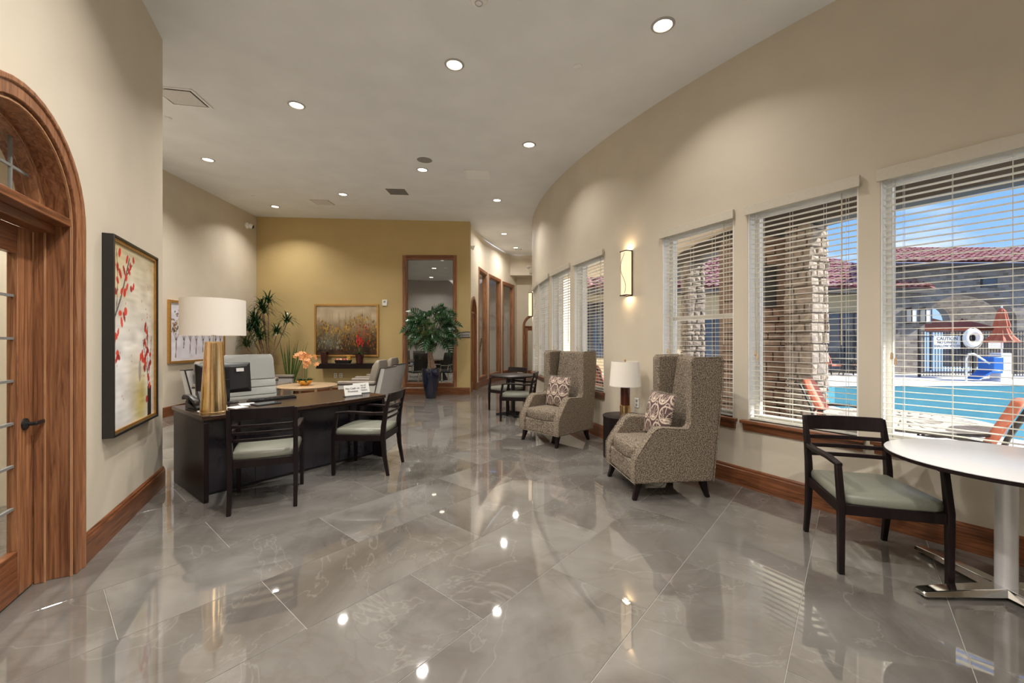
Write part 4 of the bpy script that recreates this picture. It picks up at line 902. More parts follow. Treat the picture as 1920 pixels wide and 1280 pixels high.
# ------------------------------------------------------------------ orchid bowl
ob = thing('orchid_bowl', 'gold bowl of apricot orchids on the pale coffee table', 'plant', (-4.53, 8.85, 0.45))
m_ = MB(); m_.lathe([(0.02, 0.0), (0.07, 0.0), (0.075, 0.012), (0.13, 0.05), (0.165, 0.115), (0.158, 0.118), (0.12, 0.06), (0.02, 0.05)], 40); m_.build('bowl', M['gold_bowl'], ob)
m_ = MB(); m_.lathe([(0.01, 0.10), (0.10, 0.10), (0.145, 0.095)], 24); m_.build('moss', M['soil'], ob)
def strap(L, w, droop, nseg=6, fold=0.25, taper=1.0):
    rings = []; m_ = MB(); pts = []
    for i in range(nseg + 1):
        t_ = i / nseg; ang = droop * t_
        pts.append((t_, L * (math.sin(ang) / max(droop, 1e-3) if droop > 0.01 else t_), -L * ((1 - math.cos(ang)) / max(droop, 1e-3)) if droop > 0.01 else 0.0))
    for t_, y, z in pts:
        ww = w * (math.sin(math.pi * min(0.97, 0.12 + 0.88 * t_)) ** taper)
        rings.append([(-ww, y, z + fold * ww), (0, y, z), (ww, y, z + fold * ww)])
    m_.loft(rings, closed=False, cap=False); return m_
def aim(o, loc, d, up=(0, 0, 1)):
    d = Vector(d).normalized(); up = Vector(up); x = d.cross(up).normalized(); z = x.cross(d)
    Mx = Matrix((x, d, z)).transposed().to_4x4(); Mx.translation = Vector(loc); o.matrix_local = Mx
lm_ = strap(0.17, 0.035, 1.0).mesh('orchid_leaf', M['leaf'], 60)
rng = random.Random(3)
for k in range(14):
    a = 2 * math.pi * k / 14 + rng.uniform(-.2, .2); o = link('leaf', lm_, ob); aim(o, (0.05 * math.cos(a), 0.05 * math.sin(a), 0.105), (math.cos(a), math.sin(a), rng.uniform(0.3, 1.1)))
fm_ = MB()
for k in range(5):
    a = 2 * math.pi * k / 5; c, s_ = math.cos(a), math.sin(a); n = Vector((-s_, c, 0)) * 0.02
    p = Vector((c, s_, 0)) * 0.024; q = Vector((c, s_, 0.12)) * 0.052
    fm_.face([(0, 0, 0), p - n + Vector((0, 0, .004)), q, p + n + Vector((0, 0, .004))])
fm_.ball((0, 0, 0.008), 0.008, seg=6, rings=4); fme = fm_.mesh('orchid_flower', M['petal'], 0)
for k, (bx_, by_, tx, ty, h) in enumerate([(-0.05, 0.0, -0.21, -0.02, 0.60), (-0.03, 0.03, -0.12, 0.06, 0.62), (0.01, -0.02, 0.13, -0.05, 0.50), (0.04, 0.02, 0.20, 0.03, 0.56), (0.03, 0.0, 0.25, -0.04, 0.42), (0.0, 0.04, 0.06, 0.10, 0.55)]):
    path = [(bx_ + (tx - bx_) * 0.12 * t_ if t_ < 0.7 else bx_ + (tx - bx_) * (0.084 + (t_ - 0.7) / 0.3 * 0.7), by_ + (ty - by_) * t_ * 0.6, 0.10 + h * math.sin(min(1.0, t_ * 1.12) * math.pi / 2)) for t_ in [i / 12 for i in range(13)]]
    m_ = MB(); m_.tube(path, 0.004, 5); sp__ = m_.build('flower_stem', M['stem'], ob)
    for q in range(9):
        p = Vector(path[6 + q * 6 // 9 + (1 if q > 5 else 0)]) if q < 7 else Vector(path[-1]) + Vector((tx * 0.12 * (q - 6), 0, -0.035 * (q - 6)))
        o = link('flower', fme, sp__); d = Vector((rng.uniform(-.6, .6), -1, rng.uniform(-.3, .5))).normalized()
        o.rotation_mode = 'QUATERNION'; o.rotation_quaternion = d.to_track_quat('Z', 'Y'); o.location = p + Vector((rng.uniform(-.035, .035), -0.012, rng.uniform(-.03, .03)))
        o.scale = (1.0,) * 3

# ------------------------------------------------------------------ large potted philodendron
pp = thing('potted_philodendron', 'tall split-leaf plant in a glossy navy planter before the interior window', 'plant', (-2.03, 10.12, 0))
m_ = MB(); m_.lathe([(0.02, 0.0), (0.115, 0.0), (0.125, 0.01), (0.165, 0.22), (0.205, 0.45), (0.222, 0.60), (0.218, 0.735), (0.212, 0.745), (0.198, 0.745), (0.196, 0.70), (0.02, 0.70)], 48); m_.build('planter', M['pot_blue'], pp)
m_ = MB(); m_.lathe([(0.01, 0.705), (0.198, 0.702)], 24); m_.build('soil', M['soil'], pp)
for (x0, y0, x1, y1, zt) in ((-0.045, 0.0, -0.02, 0.02, 1.28), (0.055, -0.01, -0.01, -0.03, 1.32)):
    m_ = MB(); pts, rad = [], []
    for i in range(14):
        t_ = i / 13; pts.append((x0 + (x1 - x0) * t_ + 0.012 * math.sin(t_ * 7), y0 + (y1 - y0) * t_, 0.70 + (zt - 0.70) * t_)); rad.append((0.050 - 0.012 * t_) * (1 + 0.10 * (i % 2)))
    m_.tube(pts, rad, 10); m_.build('trunk', M['bark'], pp)
def split_leaf(L, W, droop, seed):
    rg = random.Random(seed); m_ = MB(); n = 8
    P = lambda t_: Vector((0, L * t_, -droop * L * t_ * t_))
    for i in range(n):
        t_ = 0.06 + 0.86 * i / (n - 1); a = P(t_); b_ = P(t_ + 0.075); ln = W * (0.55 + 0.75 * math.sin(math.pi * min(1, 0.15 + 0.80 * t_))) * rg.uniform(0.9, 1.1)
        for sg in (-1, 1):
            fw = 0.25 + 0.75 * t_; d = Vector((sg * math.cos(fw), math.sin(fw), 0)); mid = (a + b_) / 2 + d * ln * 0.55 + Vector((0, 0, 0.02)); tip = (a + b_) / 2 + d * ln + Vector((0, 0, -0.30 * ln)); e_ = Vector((-d.y, d.x, 0)) * 0.022 * (1 if sg > 0 else -1)
            m_.face([a, mid - e_, mid + e_, b_]); m_.face([mid - e_, tip, mid + e_])
    for t0, t1 in ((0, 0.5), (0.5, 1.0)): m_.face([P(t0) + Vector((-0.012, 0, 0.002)), P(t0) + Vector((0.012, 0, 0.002)), P(t1) + Vector((0.010, 0, 0.002)), P(t1) + Vector((-0.010, 0, 0.002))])
    m_.face([P(0.97) + Vector((-0.016, 0, 0)), P(0.97) + Vector((0.016, 0, 0)), P(1.0) + Vector((0, L * 0.30, -0.12 * L))]); return m_.mesh('split_leaf', M['leaf'], 0)
LM = [split_leaf(0.30, 0.17, 0.45, 1), split_leaf(0.33, 0.19, 0.6, 2), split_leaf(0.27, 0.16, 0.3, 3)]
rng = random.Random(11); crown = Vector((0, 0, 1.28)); k = 0
golden = math.pi * (3 - math.sqrt(5)); NL = 58
for i in range(NL):
    t_ = (i + 0.5) / NL; z = 1 - 1.62 * t_; rr = math.sqrt(max(0.0, 1 - z * z)); a = i * golden
    c = Vector((0.56 * rr * math.cos(a), 0.36 * rr * math.sin(a), 0.58 * z)); 
    if math.sin(a) > 0.75 and rr > 0.5: c.y *= 0.75
    p = Vector((0.02, 0, 1.80)) + c * rng.uniform(0.72, 1.02)
    base = crown + Vector((rng.uniform(-.03, .03), rng.uniform(-.03, .03), rng.uniform(-.10, .04)))
    out = Vector((c.x, c.y - 0.03, 0)); out = out.normalized() if out.length > 0.05 else Vector((rng.uniform(-1, 1), -0.6, 0)).normalized()
    hub = base.lerp(p, 0.72) + Vector((0, 0, 0.05))
    m_ = MB(); m_.tube([base, base.lerp(hub, 0.5) + Vector((0, 0, 0.05)), hub], [0.009, 0.008, 0.006], 6); pt_ = m_.build('leaf_stalk', M['stem'], pp)
    o = link('leaf', LM[k % 3], pt_); aim(o, hub, out * 0.9 + Vector((0, 0, 0.95 * z - 0.15 + rng.uniform(-.25, .25))), Vector((0, -0.45, 0.6)) + out * 0.5 + Vector((rng.uniform(-.5, .5), 0, rng.uniform(-.2, .3)))); o.scale = (rng.uniform(0.85, 1.08),) * 3; k += 1
p = Vector((0.34, -0.05, 2.18)); m_ = MB(); m_.tube([crown, Vector((0.18, -0.02, 1.9)), p], [0.009, 0.007, 0.005], 6); pt_ = m_.build('leaf_stalk', M['stem'], pp)
o = link('leaf', LM[1], pt_); aim(o, p, (0.8, -0.3, -0.35), (0.5, -0.2, 0.8))

# ------------------------------------------------------------------ dracaena and reed plant in the corner
dp = thing('potted_dracaena', 'multi-headed dracaena in the far left corner behind the desk chair', 'plant', (-6.12, 10.20, 0))
m_ = MB(); m_.lathe([(0.02, 0.0), (0.14, 0.0), (0.18, 0.36), (0.185, 0.40), (0.165, 0.40), (0.02, 0.38)], 32); m_.build('planter', M['pot_red'], dp)
sm_ = strap(0.30, 0.013, 1.9, 7, 0.2).mesh('dracaena_leaf', M['leaf2'], 60)
def head(c, n, seed, tilt=(0, 0, 1), sc=1.0):
    rg = random.Random(seed); m_ = MB(); tl = Vector(tilt).normalized()
    for i in range(n):
        a = 2 * math.pi * i * 0.381966; e_ = R(10 + 68 * (i / n)); d = Vector((math.cos(a) * math.cos(e_), math.sin(a) * math.cos(e_), math.sin(e_))); d = (d + tl * 0.35).normalized()
        L = rg.uniform(0.34, 0.46) * sc; g = 1.7 - e_ * 0.6; rings = []; x = d.cross(Vector((0, 0, 1))).normalized()
        pos = Vector(c); seg = 6
        for s_ in range(seg + 1):
            pos = Vector((max(pos.x, -0.52), min(pos.y, 0.50), pos.z)); t_ = s_ / seg; w = 0.016 * math.sin(math.pi * min(0.98, 0.15 + 0.85 * t_)); rings.append([pos - x * w, pos + x * w]); dd = (d + Vector((0, 0, -1)) * g * t_ * 1.25).normalized(); pos = pos + dd * L / seg
        m_.loft(rings, closed=False, cap=False)
    return m_
DH = [(0.00, -0.04, 2.36), (-0.18, 0.0, 2.22), (-0.10, -0.05, 2.10), (-0.34, -0.05, 1.92), (-0.30, -0.10, 1.72), (-0.44, -0.08, 1.66), (-0.20, -0.12, 1.54), (0.50, -0.10, 1.86), (0.28, -0.16, 1.58), (-0.44, -0.2, 1.28), (-0.10, -0.2, 1.44), (-0.24, -0.1, 1.82)]
base = Vector((0, 0, 0.38))
for k, p in enumerate(DH):
    p = Vector(p); b2 = Vector((p.x * 0.12, p.y * 0.2, 0.38)); m_ = MB(); m_.tube([b2, b2.lerp(p, 0.5) + Vector((-p.x * 0.22, 0, 0.0)), p], [0.020, 0.014, 0.010], 7); cn = m_.build('cane', M['bark'], dp)
    head(p, 42, k + 2, (p.x * 0.6, p.y * 0.5, 0.6)).build('leaf_head', M['leaf2'], cn, smooth=60, kind='stuff')
rp = thing('reed_plant', 'upright green reed-like plant beside the dracaena, right of the desk chair', 'plant', (-5.72, 10.44, 0))
m_ = MB(); m_.lathe([(0.02, 0.0), (0.10, 0.0), (0.13, 0.30), (0.12, 0.31), (0.02, 0.29)], 28); m_.build('planter', M['pot_red'], rp)
for k in range(13):
    a = -0.16 + 0.52 * k / 12; m_ = MB(); L = 1.18 - 0.10 * ((k * 7) % 4); pts = [Vector((-0.06 + 0.01 * k, 0.03 * math.sin(k * 2.3), 0.29)) + Vector((math.sin(a) * L * t_, -0.05 * t_, math.cos(a) * L * t_)) for t_ in (0, 0.35, 0.7, 1.0)]
    m_.loft([[p + Vector((-w, 0, 0)), p + Vector((0, -w * 0.5, 0)), p + Vector((w, 0, 0)), p + Vector((0, w * 0.5, 0))] for p, w in zip(pts, (0.011, 0.017, 0.014, 0.002))]); m_.build('leaf', M['blade'], rp)

# ------------------------------------------------------------------ paintings (flat pictures, painted per vertex)
def stamp(A, u, v, ru, rv, col, op=1.0, rot=0.0):
    ny, nx, _ = A.shape; y, x = np.mgrid[0:ny, 0:nx]; dx = (x / (nx - 1) - u); dy = (y / (ny - 1) - v)
    c, s_ = math.cos(rot), math.sin(rot); e_ = ((dx * c + dy * s_) / ru) ** 2 + ((-dx * s_ + dy * c) / rv) ** 2
    k = np.clip((1.25 - e_) * 3, 0, 1)[..., None] * op; A[:] = A * (1 - k) + np.array(col, float) * k
def stroke(A, pts, w, col, op=1.0, asp=1.0):
    ny, nx, _ = A.shape; y, x = np.mgrid[0:ny, 0:nx]; X, Y = x / (nx - 1), y / (ny - 1) / asp; D = np.full(X.shape, 9.0)
    for (a, b_), (c, d) in zip(pts, pts[1:]):
        b2, d2 = b_ / asp, d / asp; L2 = (c - a) ** 2 + (d2 - b2) ** 2 + 1e-9; t_ = np.clip(((X - a) * (c - a) + (Y - b2) * (d2 - b2)) / L2, 0, 1)
        D = np.minimum(D, np.hypot(X - a - t_ * (c - a), Y - b2 - t_ * (d2 - b2)))
    k = np.clip((w - D) / (0.35 * w) , 0, 1)[..., None] * op; A[:] = A * (1 - k) + np.array(col, float) * k
def smooth_noise(ny, nx, cy_, cx_, seed):
    rg = np.random.RandomState(seed); g = rg.rand(cy_ + 1, cx_ + 1); yi = np.linspace(0, cy_ - 1e-6, ny); xi = np.linspace(0, cx_ - 1e-6, nx)
    y0, x0 = yi.astype(int), xi.astype(int); fy, fx = (yi - y0)[:, None], (xi - x0)[None, :]; fy, fx = fy * fy * (3 - 2 * fy), fx * fx * (3 - 2 * fx)
    return (g[y0][:, x0] * (1 - fy) + g[y0 + 1][:, x0] * fy) * (1 - fx) + (g[y0][:, x0 + 1] * (1 - fy) + g[y0 + 1][:, x0 + 1] * fy) * fx
def lin_rgb(A):
    c = np.clip(A, 0, 255) / 255.0; return np.where(c <= 0.04045, c / 12.92, ((c + 0.055) / 1.055) ** 2.4)
def canvas(parent, w, h, y, A, name='canvas'):   # A rows run bottom to top
    ny, nx, _ = A.shape; xs = np.linspace(-w / 2, w / 2, nx); zs = np.linspace(-h / 2, h / 2, ny)
    verts = [(x, y, z) for z in zs for x in xs]; fs = [(j * nx + i, j * nx + i + 1, (j + 1) * nx + i + 1, (j + 1) * nx + i) for j in range(ny - 1) for i in range(nx - 1)]
    me = bpy.data.meshes.new(name); me.from_pydata(verts, [], fs); me.materials.append(M['art']); at = me.color_attributes.new('Col', 'FLOAT_COLOR', 'POINT')
    col = np.ones((ny * nx, 4), 'f'); col[:, :3] = lin_rgb(A).reshape(-1, 3); at.data.foreach_set('color', col.ravel()); return link(name, me, parent)
def picture(label, loc, rz, w, h, depth, fw, fmat, A, lip=None, name='framed_painting'):
    t = thing(name, label, 'painting', loc, rz)
    for bx_ in ((-w / 2, -w / 2 + fw, -h / 2, h / 2), (w / 2 - fw, w / 2, -h / 2, h / 2), (-w / 2 + fw, w / 2 - fw, -h / 2, -h / 2 + fw), (-w / 2 + fw, w / 2 - fw, h / 2 - fw, h / 2)):
        m_ = MB(); m_.box(bx_[0], bx_[1], -depth, 0, bx_[2], bx_[3]); m_.build('frame', fmat, t, 0.002)
    if lip:
        m_ = MB(); k = fw + 0.022
        for bx_ in ((-w / 2 + fw, -w / 2 + k, -h / 2 + fw, h / 2 - fw), (w / 2 - k, w / 2 - fw, -h / 2 + fw, h / 2 - fw), (-w / 2 + k, w / 2 - k, -h / 2 + fw, -h / 2 + k), (-w / 2 + k, w / 2 - k, h / 2 - k, h / 2 - fw)): m_.box(bx_[0], bx_[1], -depth + 0.010, -0.002, bx_[2], bx_[3])
        m_.build('gilt_lip', lip, t, 0.001)
    m_ = MB(); m_.box(-w / 2 + fw, w / 2 - fw, -0.012, -0.002, -h / 2 + fw, h / 2 - fw); m_.build('backing', M['black_frame'], t, smooth=0)
    canvas(t, w - 2 * fw, h - 2 * fw, -depth + 0.022, A); return t
# blossom branches
ny, nx = 170, 112; A = np.zeros((ny, nx, 3)); V, U = np.mgrid[0:ny, 0:nx]; V = V / (ny - 1.0); U = U / (nx - 1.0)
mixc = lambda a, b_, k: np.array(a, float) * (1 - k[..., None]) + np.array(b_, float) * k[..., None]
A[:] = mixc((226, 226, 226), (190, 176, 140), np.clip((V - 0.42) * 1.5, 0, 1))
A[:] = A * (1 - 0.35 * np.clip(1 - U * 3, 0, 1)[..., None] * (V > 0.7)[..., None]) + 0.35 * np.array((196, 160, 70)) * (np.clip(1 - U * 3, 0, 1) * (V > 0.7))[..., None]
yl = np.exp(-((U - 0.62) / 0.16) ** 2 - ((V - 0.13) / 0.16) ** 2); A[:] = A * (1 - 0.75 * yl[..., None]) + 0.75 * yl[..., None] * np.array((206, 182, 74))
wm = np.exp(-((U - 0.45) / 0.22) ** 2 - ((V - 0.28) / 0.22) ** 2); A[:] = A * (1 - 0.45 * wm[..., None]) + 0.45 * wm[..., None] * np.array((224, 206, 176))
A[:] = A * (1 - 0.5 * np.clip((U - 0.82) * 5, 0, 1)[..., None]) + 0.5 * np.clip((U - 0.82) * 5, 0, 1)[..., None] * np.array((160, 126, 70))
A += (smooth_noise(ny, nx, 16, 7, 2)[..., None] - 0.5) * 34 + (smooth_noise(ny, nx, 60, 6, 4)[..., None] - 0.5) * 22
stamp(A, 0.60, 0.30, 0.03, 0.06, (140, 130, 130), 0.6)
stroke(A, [(0.0, 0.555), (0.07, 0.60), (0.18, 0.70), (0.24, 0.77), (0.36, 0.93)], 0.010, (74, 70, 76)); stroke(A, [(0.0, 0.54), (0.05, 0.585)], 0.02, (96, 92, 98))
stroke(A, [(0.10, 0.64), (0.12, 0.80), (0.10, 0.95)], 0.007, (84, 74, 70)); stroke(A, [(0.18, 0.70), (0.28, 0.82), (0.42, 0.90)], 0.006, (84, 74, 70))
stroke(A, [(0.80, 0.02), (0.815, 0.20), (0.79, 0.34), (0.80, 0.56)], 0.008, (56, 44, 40)); stroke(A, [(0.805, 0.26), (0.72, 0.40), (0.68, 0.48)], 0.006, (56, 44, 40)); stroke(A, [(0.81, 0.22), (0.88, 0.38), (0.90, 0.50)], 0.006, (56, 44, 40))
A[(U > 0.80) & (U < 0.90) & (V < 0.20)] = (34, 26, 26)
rg = random.Random(5); reds = [(196, 44, 34), (176, 40, 34), (214, 66, 48), (150, 36, 32)]
for u, v in [(0.16, 0.94), (0.31, 0.92), (0.45, 0.93), (0.06, 0.87), (0.12, 0.86), (0.25, 0.855), (0.38, 0.89), (0.35, 0.86), (0.17, 0.83), (0.04, 0.80), (0.12, 0.79), (0.29, 0.82), (0.31, 0.77), (0.40, 0.765), (0.45, 0.78), (0.08, 0.73), (0.20, 0.74), (0.26, 0.735), (0.28, 0.635), (0.25, 0.605), (0.20, 0.575), (0.17, 0.62), (0.13, 0.52), (0.09, 0.50), (0.04, 0.46), (0.02, 0.43), (0.12, 0.41), (0.10, 0.38), (0.03, 0.375), (0.14, 0.39), (0.06, 0.48), (0.74, 0.56), (0.76, 0.535), (0.79, 0.50), (0.72, 0.47), (0.75, 0.45), (0.77, 0.40), (0.66, 0.40), (0.62, 0.38), (0.87, 0.39), (0.70, 0.36), (0.74, 0.34), (0.72, 0.31), (0.84, 0.32), (0.82, 0.25), (0.85, 0.20), (0.78, 0.12), (0.80, 0.42), (0.67, 0.37), (0.88, 0.34), (0.74, 0.375)]:
    stamp(A, u, v, rg.uniform(0.020, 0.034), rg.uniform(0.014, 0.022), rg.choice(reds), 0.95, rg.uniform(-1, 1))
for k in range(40): stamp(A, rg.choice([rg.uniform(0, 0.45), rg.uniform(0.6, 0.95)]), rg.uniform(0.15, 0.95), 0.007, 0.005, rg.choice(reds), 0.7)
cx_, cy_ = lw(0.775); picture('tall black-framed painting of red blossom branches on the left wall', (cx_, cy_, 1.449), facing(-LN.x, -LN.y), 0.95, 1.43, 0.065, 0.018, M['black_frame'], A, M['gold_frame'])
# bare trees
ny, nx = 110, 140; A = np.zeros((ny, nx, 3)); A[:] = (214, 212, 222); A += (smooth_noise(ny, nx, 14, 14, 6)[..., None] - 0.5) * 22
rg = random.Random(8)
for u, b_ in [(0.09, 0.06), (0.22, 0.22), (0.33, 0.12), (0.44, 0.10), (0.57, 0.14), (0.70, 0.08), (0.83, 0.12), (0.93, 0.06)]:
    col = rg.choice([(96, 66, 44), (120, 80, 40), (84, 72, 70)]); stroke(A, [(u, b_), (u + 0.01, 0.34), (u, 0.48)], 0.007, col); stroke(A, [(u + 0.01, 0.34), (u + 0.045, 0.47)], 0.004, col); stroke(A, [(u, 0.36), (u - 0.04, 0.50)], 0.004, col)
    for k in range(46): stamp(A, u + rg.gauss(0, 0.045), min(0.93, 0.50 + abs(rg.gauss(0, 0.17))), 0.012, 0.016, rg.choice([(104, 74, 44), (140, 104, 52), (74, 64, 66), (168, 134, 84), (60, 48, 40)]), 0.75)
picture('gilt-framed painting of slender bare trees, half hidden behind the brass lamp', (-6.575, 8.46, 1.595), facing(0.995, 0.104), 1.74, 1.21, 0.055, 0.045, M['gold_frame'], A)
# meadow
ny, nx = 130, 170; A = np.zeros((ny, nx, 3)); V, U = np.mgrid[0:ny, 0:nx]; V = V / (ny - 1.0); U = U / (nx - 1.0)
A[:] = mixc((58, 44, 26), (186, 170, 142), np.clip(V * 1.7 - 0.35, 0, 1)); A += (smooth_noise(ny, nx, 10, 12, 3)[..., None] - 0.5) * 30
bl = (np.clip(1 - np.abs(U - 0.2) / 0.24, 0, 1) * np.clip(1 - np.abs(V - 0.26) / 0.22, 0, 1))[..., None]; A[:] = A * (1 - bl) + bl * np.array((116, 116, 110))
rg = random.Random(4)
for k in range(900):
    u = rg.uniform(0, 1); top = 0.62 + 0.24 * math.sin(u * 9 + 1) * 0.4 + (0.10 if 0.45 < u < 0.95 else 0); v = rg.uniform(0.03, top)
    if v < 0.10: c = rg.choice([(36, 28, 20), (60, 46, 26), (28, 24, 18), (90, 40, 24)])
    elif 0.66 < u < 0.88 and v < 0.62: c = rg.choice([(170, 44, 22), (190, 70, 24), (120, 30, 20), (206, 110, 30), (84, 40, 18)] if v > 0.2 else [(60, 34, 20), (48, 40, 22), (100, 34, 22)])
    elif v > 0.45: c = rg.choice([(198, 150, 40), (178, 128, 34), (212, 176, 84), (110, 84, 36), (150, 120, 60), (92, 70, 40)])
    elif u > 0.42: c = rg.choice([(96, 58, 22), (140, 92, 26), (52, 46, 28), (30, 28, 22), (120, 60, 24), (176, 128, 30)])
    else: c = rg.choice([(120, 118, 108), (90, 90, 74), (150, 128, 60), (84, 76, 54), (164, 150, 120)])
    stamp(A, u, v, rg.uniform(0.004, 0.010), rg.uniform(0.010, 0.030), c, 0.75)
for k in range(40): u = rg.uniform(0, 1); stroke(A, [(u, 0.3), (u + rg.uniform(-.02, .02), rg.uniform(0.7, 0.9))], 0.003, rg.choice([(96, 76, 44), (150, 110, 50)]), 0.6)
picture('wide gilt-framed painting of a yellow and red meadow on the gold wall', (-4.39, FY - 0.001, 1.705), facing(0, -1), 1.70, 1.39, 0.05, 0.045, M['gold_frame'], A)

# ------------------------------------------------------------------ floating shelf and what stands on it
sh = thing('floating_shelf', 'long black floating shelf under the meadow painting', 'shelf', (-4.32, FY, 0.78), facing(0, -1))
m_ = MB(); m_.box(-0.73, 0.73, -0.36, 0.0, -0.07, 0.055); m_.build('body', M['esp'], sh, 0.004)
m_ = MB(); m_.box(-0.72, 0.72, -0.345, -0.002, 0.0551, 0.060); m_.build('top', M['black'], sh, 0.002)
SZ = 0.8401
v = thing('square_vase', 'tall square oxblood vase at the left end of the black shelf', 'vase', (-4.90, 10.58, SZ))
m_ = MB(); m_.loft([[(-r, -r, z), (r, -r, z), (r, r, z), (-r, r, z)] for r, z in ((0.060, 0), (0.075, 0.30), (0.068, 0.30), (0.055, 0.02))]); m_.build('body', M['pot_red'], v, 0.004)
bw = thing('potpourri_tray', 'dark rectangular tray of colourful dried flowers in the middle of the black shelf', 'bowl', (-4.40, 10.56, SZ))
m_ = MB(); m_.loft([[(-a, -b_, z), (a, -b_, z), (a, b_, z), (-a, b_, z)] for a, b_, z in ((0.17, 0.07, 0), (0.20, 0.09, 0.085), (0.19, 0.08, 0.085), (0.16, 0.06, 0.012))]); m_.build('tray', M['black'], bw, 0.003)
rg = random.Random(9); cm = [M['petal'], M['red_flower'], M['canvas_orange'], M['shade']]
for ci in range(4):
    m_ = MB()
    for k in range(12): m_.ball((rg.uniform(-.17, .17), rg.uniform(-.06, .06), 0.085 + rg.uniform(0, .03)), rg.uniform(.014, .026), seg=7, rings=5)
    m_.build('dried_flower', cm[ci], bw, kind='stuff')
m_ = MB(); m_.loft([[(0.13, -0.03, 0.08), (0.20, -0.03, 0.08), (0.20, 0.03, 0.08), (0.13, 0.03, 0.08)], [(0.10, -0.035, 0.17), (0.20, -0.035, 0.19), (0.20, 0.035, 0.19), (0.10, 0.035, 0.17)]]); m_.build('candle', M['gold_bowl'], bw, 0.003)
pv = thing('potted_bromeliad', 'red-flowering plant with strap leaves in an oxblood pot on the black shelf', 'plant', (-3.93, 10.44, SZ))
m_ = MB(); m_.lathe([(0.02, 0), (0.075, 0.0), (0.11, 0.24), (0.098, 0.24), (0.02, 0.2)], 28); m_.build('pot', M['pot_red'], pv)
for k in range(16):
    a = 2.4 * k; o = link('leaf', sm_ if k % 2 else sm_, pv); e_ = rg.uniform(0.9, 2.6); aim(o, (0.03 * math.cos(a), 0.03 * math.sin(a), 0.23), (math.cos(a), math.sin(a) * 0.6, e_)); o.scale = (1.2, 0.75, 1.0)
for k in range(5):
    a = 1.26 * k; m_ = MB(); p = Vector((0.07 * math.cos(a), 0.04 * math.sin(a), 0.50 + 0.05 * (k % 3))); m_.tube([(0, 0, 0.22), p * 0.6 + Vector((0, 0, 0.16)), p], 0.004, 5); sp__ = m_.build('flower_stem', M['stem'], pv)
    m_ = MB()
    for j in range(7): m_.ball((p.x + rg.uniform(-.02, .02), p.y + rg.uniform(-.02, .02), p.z - 0.05 + j * 0.026), 0.020, 0.020, 0.024, 6, 4)
    m_.build('flower', M['red_flower'], sp__)

# ------------------------------------------------------------------ small wall fixtures
th_ = thing('thermostat', 'small white thermostat on the gold wall right of the meadow painting', 'thermostat', (-3.385, FY, 2.44), facing(0, -1))
m_ = MB(); m_.box(-0.065, 0.065, -0.032, 0, -0.08, 0.08); m_.build('case', M['white'], th_, 0.008); m_ = MB(); m_.box(-0.03, 0.03, -0.034, -0.031, 0.0, 0.05); m_.build('display', M['sign_grey'], th_, smooth=0)
def outlet(loc, rz, lab):
    o = thing('wall_outlet', lab, 'outlet', loc, rz); m_ = MB(); m_.box(-0.040, 0.040, -0.007, 0, -0.062, 0.062); m_.build('cover_plate', M['white'], o, 0.003)
    for z in (-0.025, 0.025): m_ = MB(); m_.box(-0.017, 0.017, -0.0085, -0.0065, z - 0.015, z + 0.015); m_.build('socket', M['sign_grey'], o, 0.001)
outlet((-4.70, FY, 0.505), facing(0, -1), 'white wall outlet under the shelf, left of two'); outlet((-4.555, FY, 0.505), facing(0, -1), 'white wall outlet under the shelf, right of two')
oa = -156.1; outlet((*arc(R1, oa), 0.62), facing(math.cos(R(oa)), math.sin(R(oa))), 'white wall outlet behind the small lamp by the drum table')
cs = thing('conference_sign', 'grey sign with dark edges reading CONFERENCE beside the interior window', 'sign', (-1.30, FY, 1.59), facing(0, -1))
wave = lambda u: 0.012 * math.sin(u * math.pi)
m_ = MB(); m_.prism_y([(-0.185, -0.062), (0.185, -0.062)] + [(x, 0.062 + wave(x / 0.185 * 0.9)) for x in np.linspace(0.185, -0.185, 14)], -0.012, 0); m_.build('plate', M['sign_grey'], cs, 0.001)
m_ = MB(); m_.sweep([(x, -0.010, 0.066 + wave(x / 0.185 * 0.9)) for x in np.linspace(-0.19, 0.19, 14)], [(0.02, 0.014)] * 14, (0, 1, 0), (0, 0, 1)); m_.box(-0.19, 0.19, -0.02, 0.0, -0.074, -0.060); m_.build('edge_strip', M['esp'], cs, smooth=0)
text('Conference', 0.072, cs, (0, -0.0135, -0.004), sx=0.92)
sc_ = thing('security_camera', 'white dome security camera with a black lens high in the far left corner', 'camera', (-6.755, 10.30, 4.36), facing(0.995, 0.1))
m_ = MB(); m_.loft([[(r * math.cos(2 * math.pi * i / 24), y, r * math.sin(2 * math.pi * i / 24)) for i in range(24)] for r, y in ((0.075, 0.0), (0.075, -0.03), (0.06, -0.04), (0.04, -0.05))]); m_.build('base', M['white'], sc_)
m_ = MB(); m_.ball((0.02, -0.09, -0.01), 0.065, seg=20, rings=12); bl_ = m_.build('ball', M['white'], sc_, smooth=80)
m_ = MB(); d = Vector((0.30, -0.86, -0.25)).normalized(); c = Vector((0.02, -0.09, -0.01)) + d * 0.048; u = d.cross(Vector((0, 0, 1))).normalized(); w = u.cross(d)
m_.loft([[c + d * q + (u * math.cos(2 * math.pi * i / 20) + w * math.sin(2 * math.pi * i / 20)) * r for i in range(20)] for r, q in ((0.048, 0), (0.046, 0.012), (0.02, 0.026))]); m_.build('lens', M['black'], bl_)
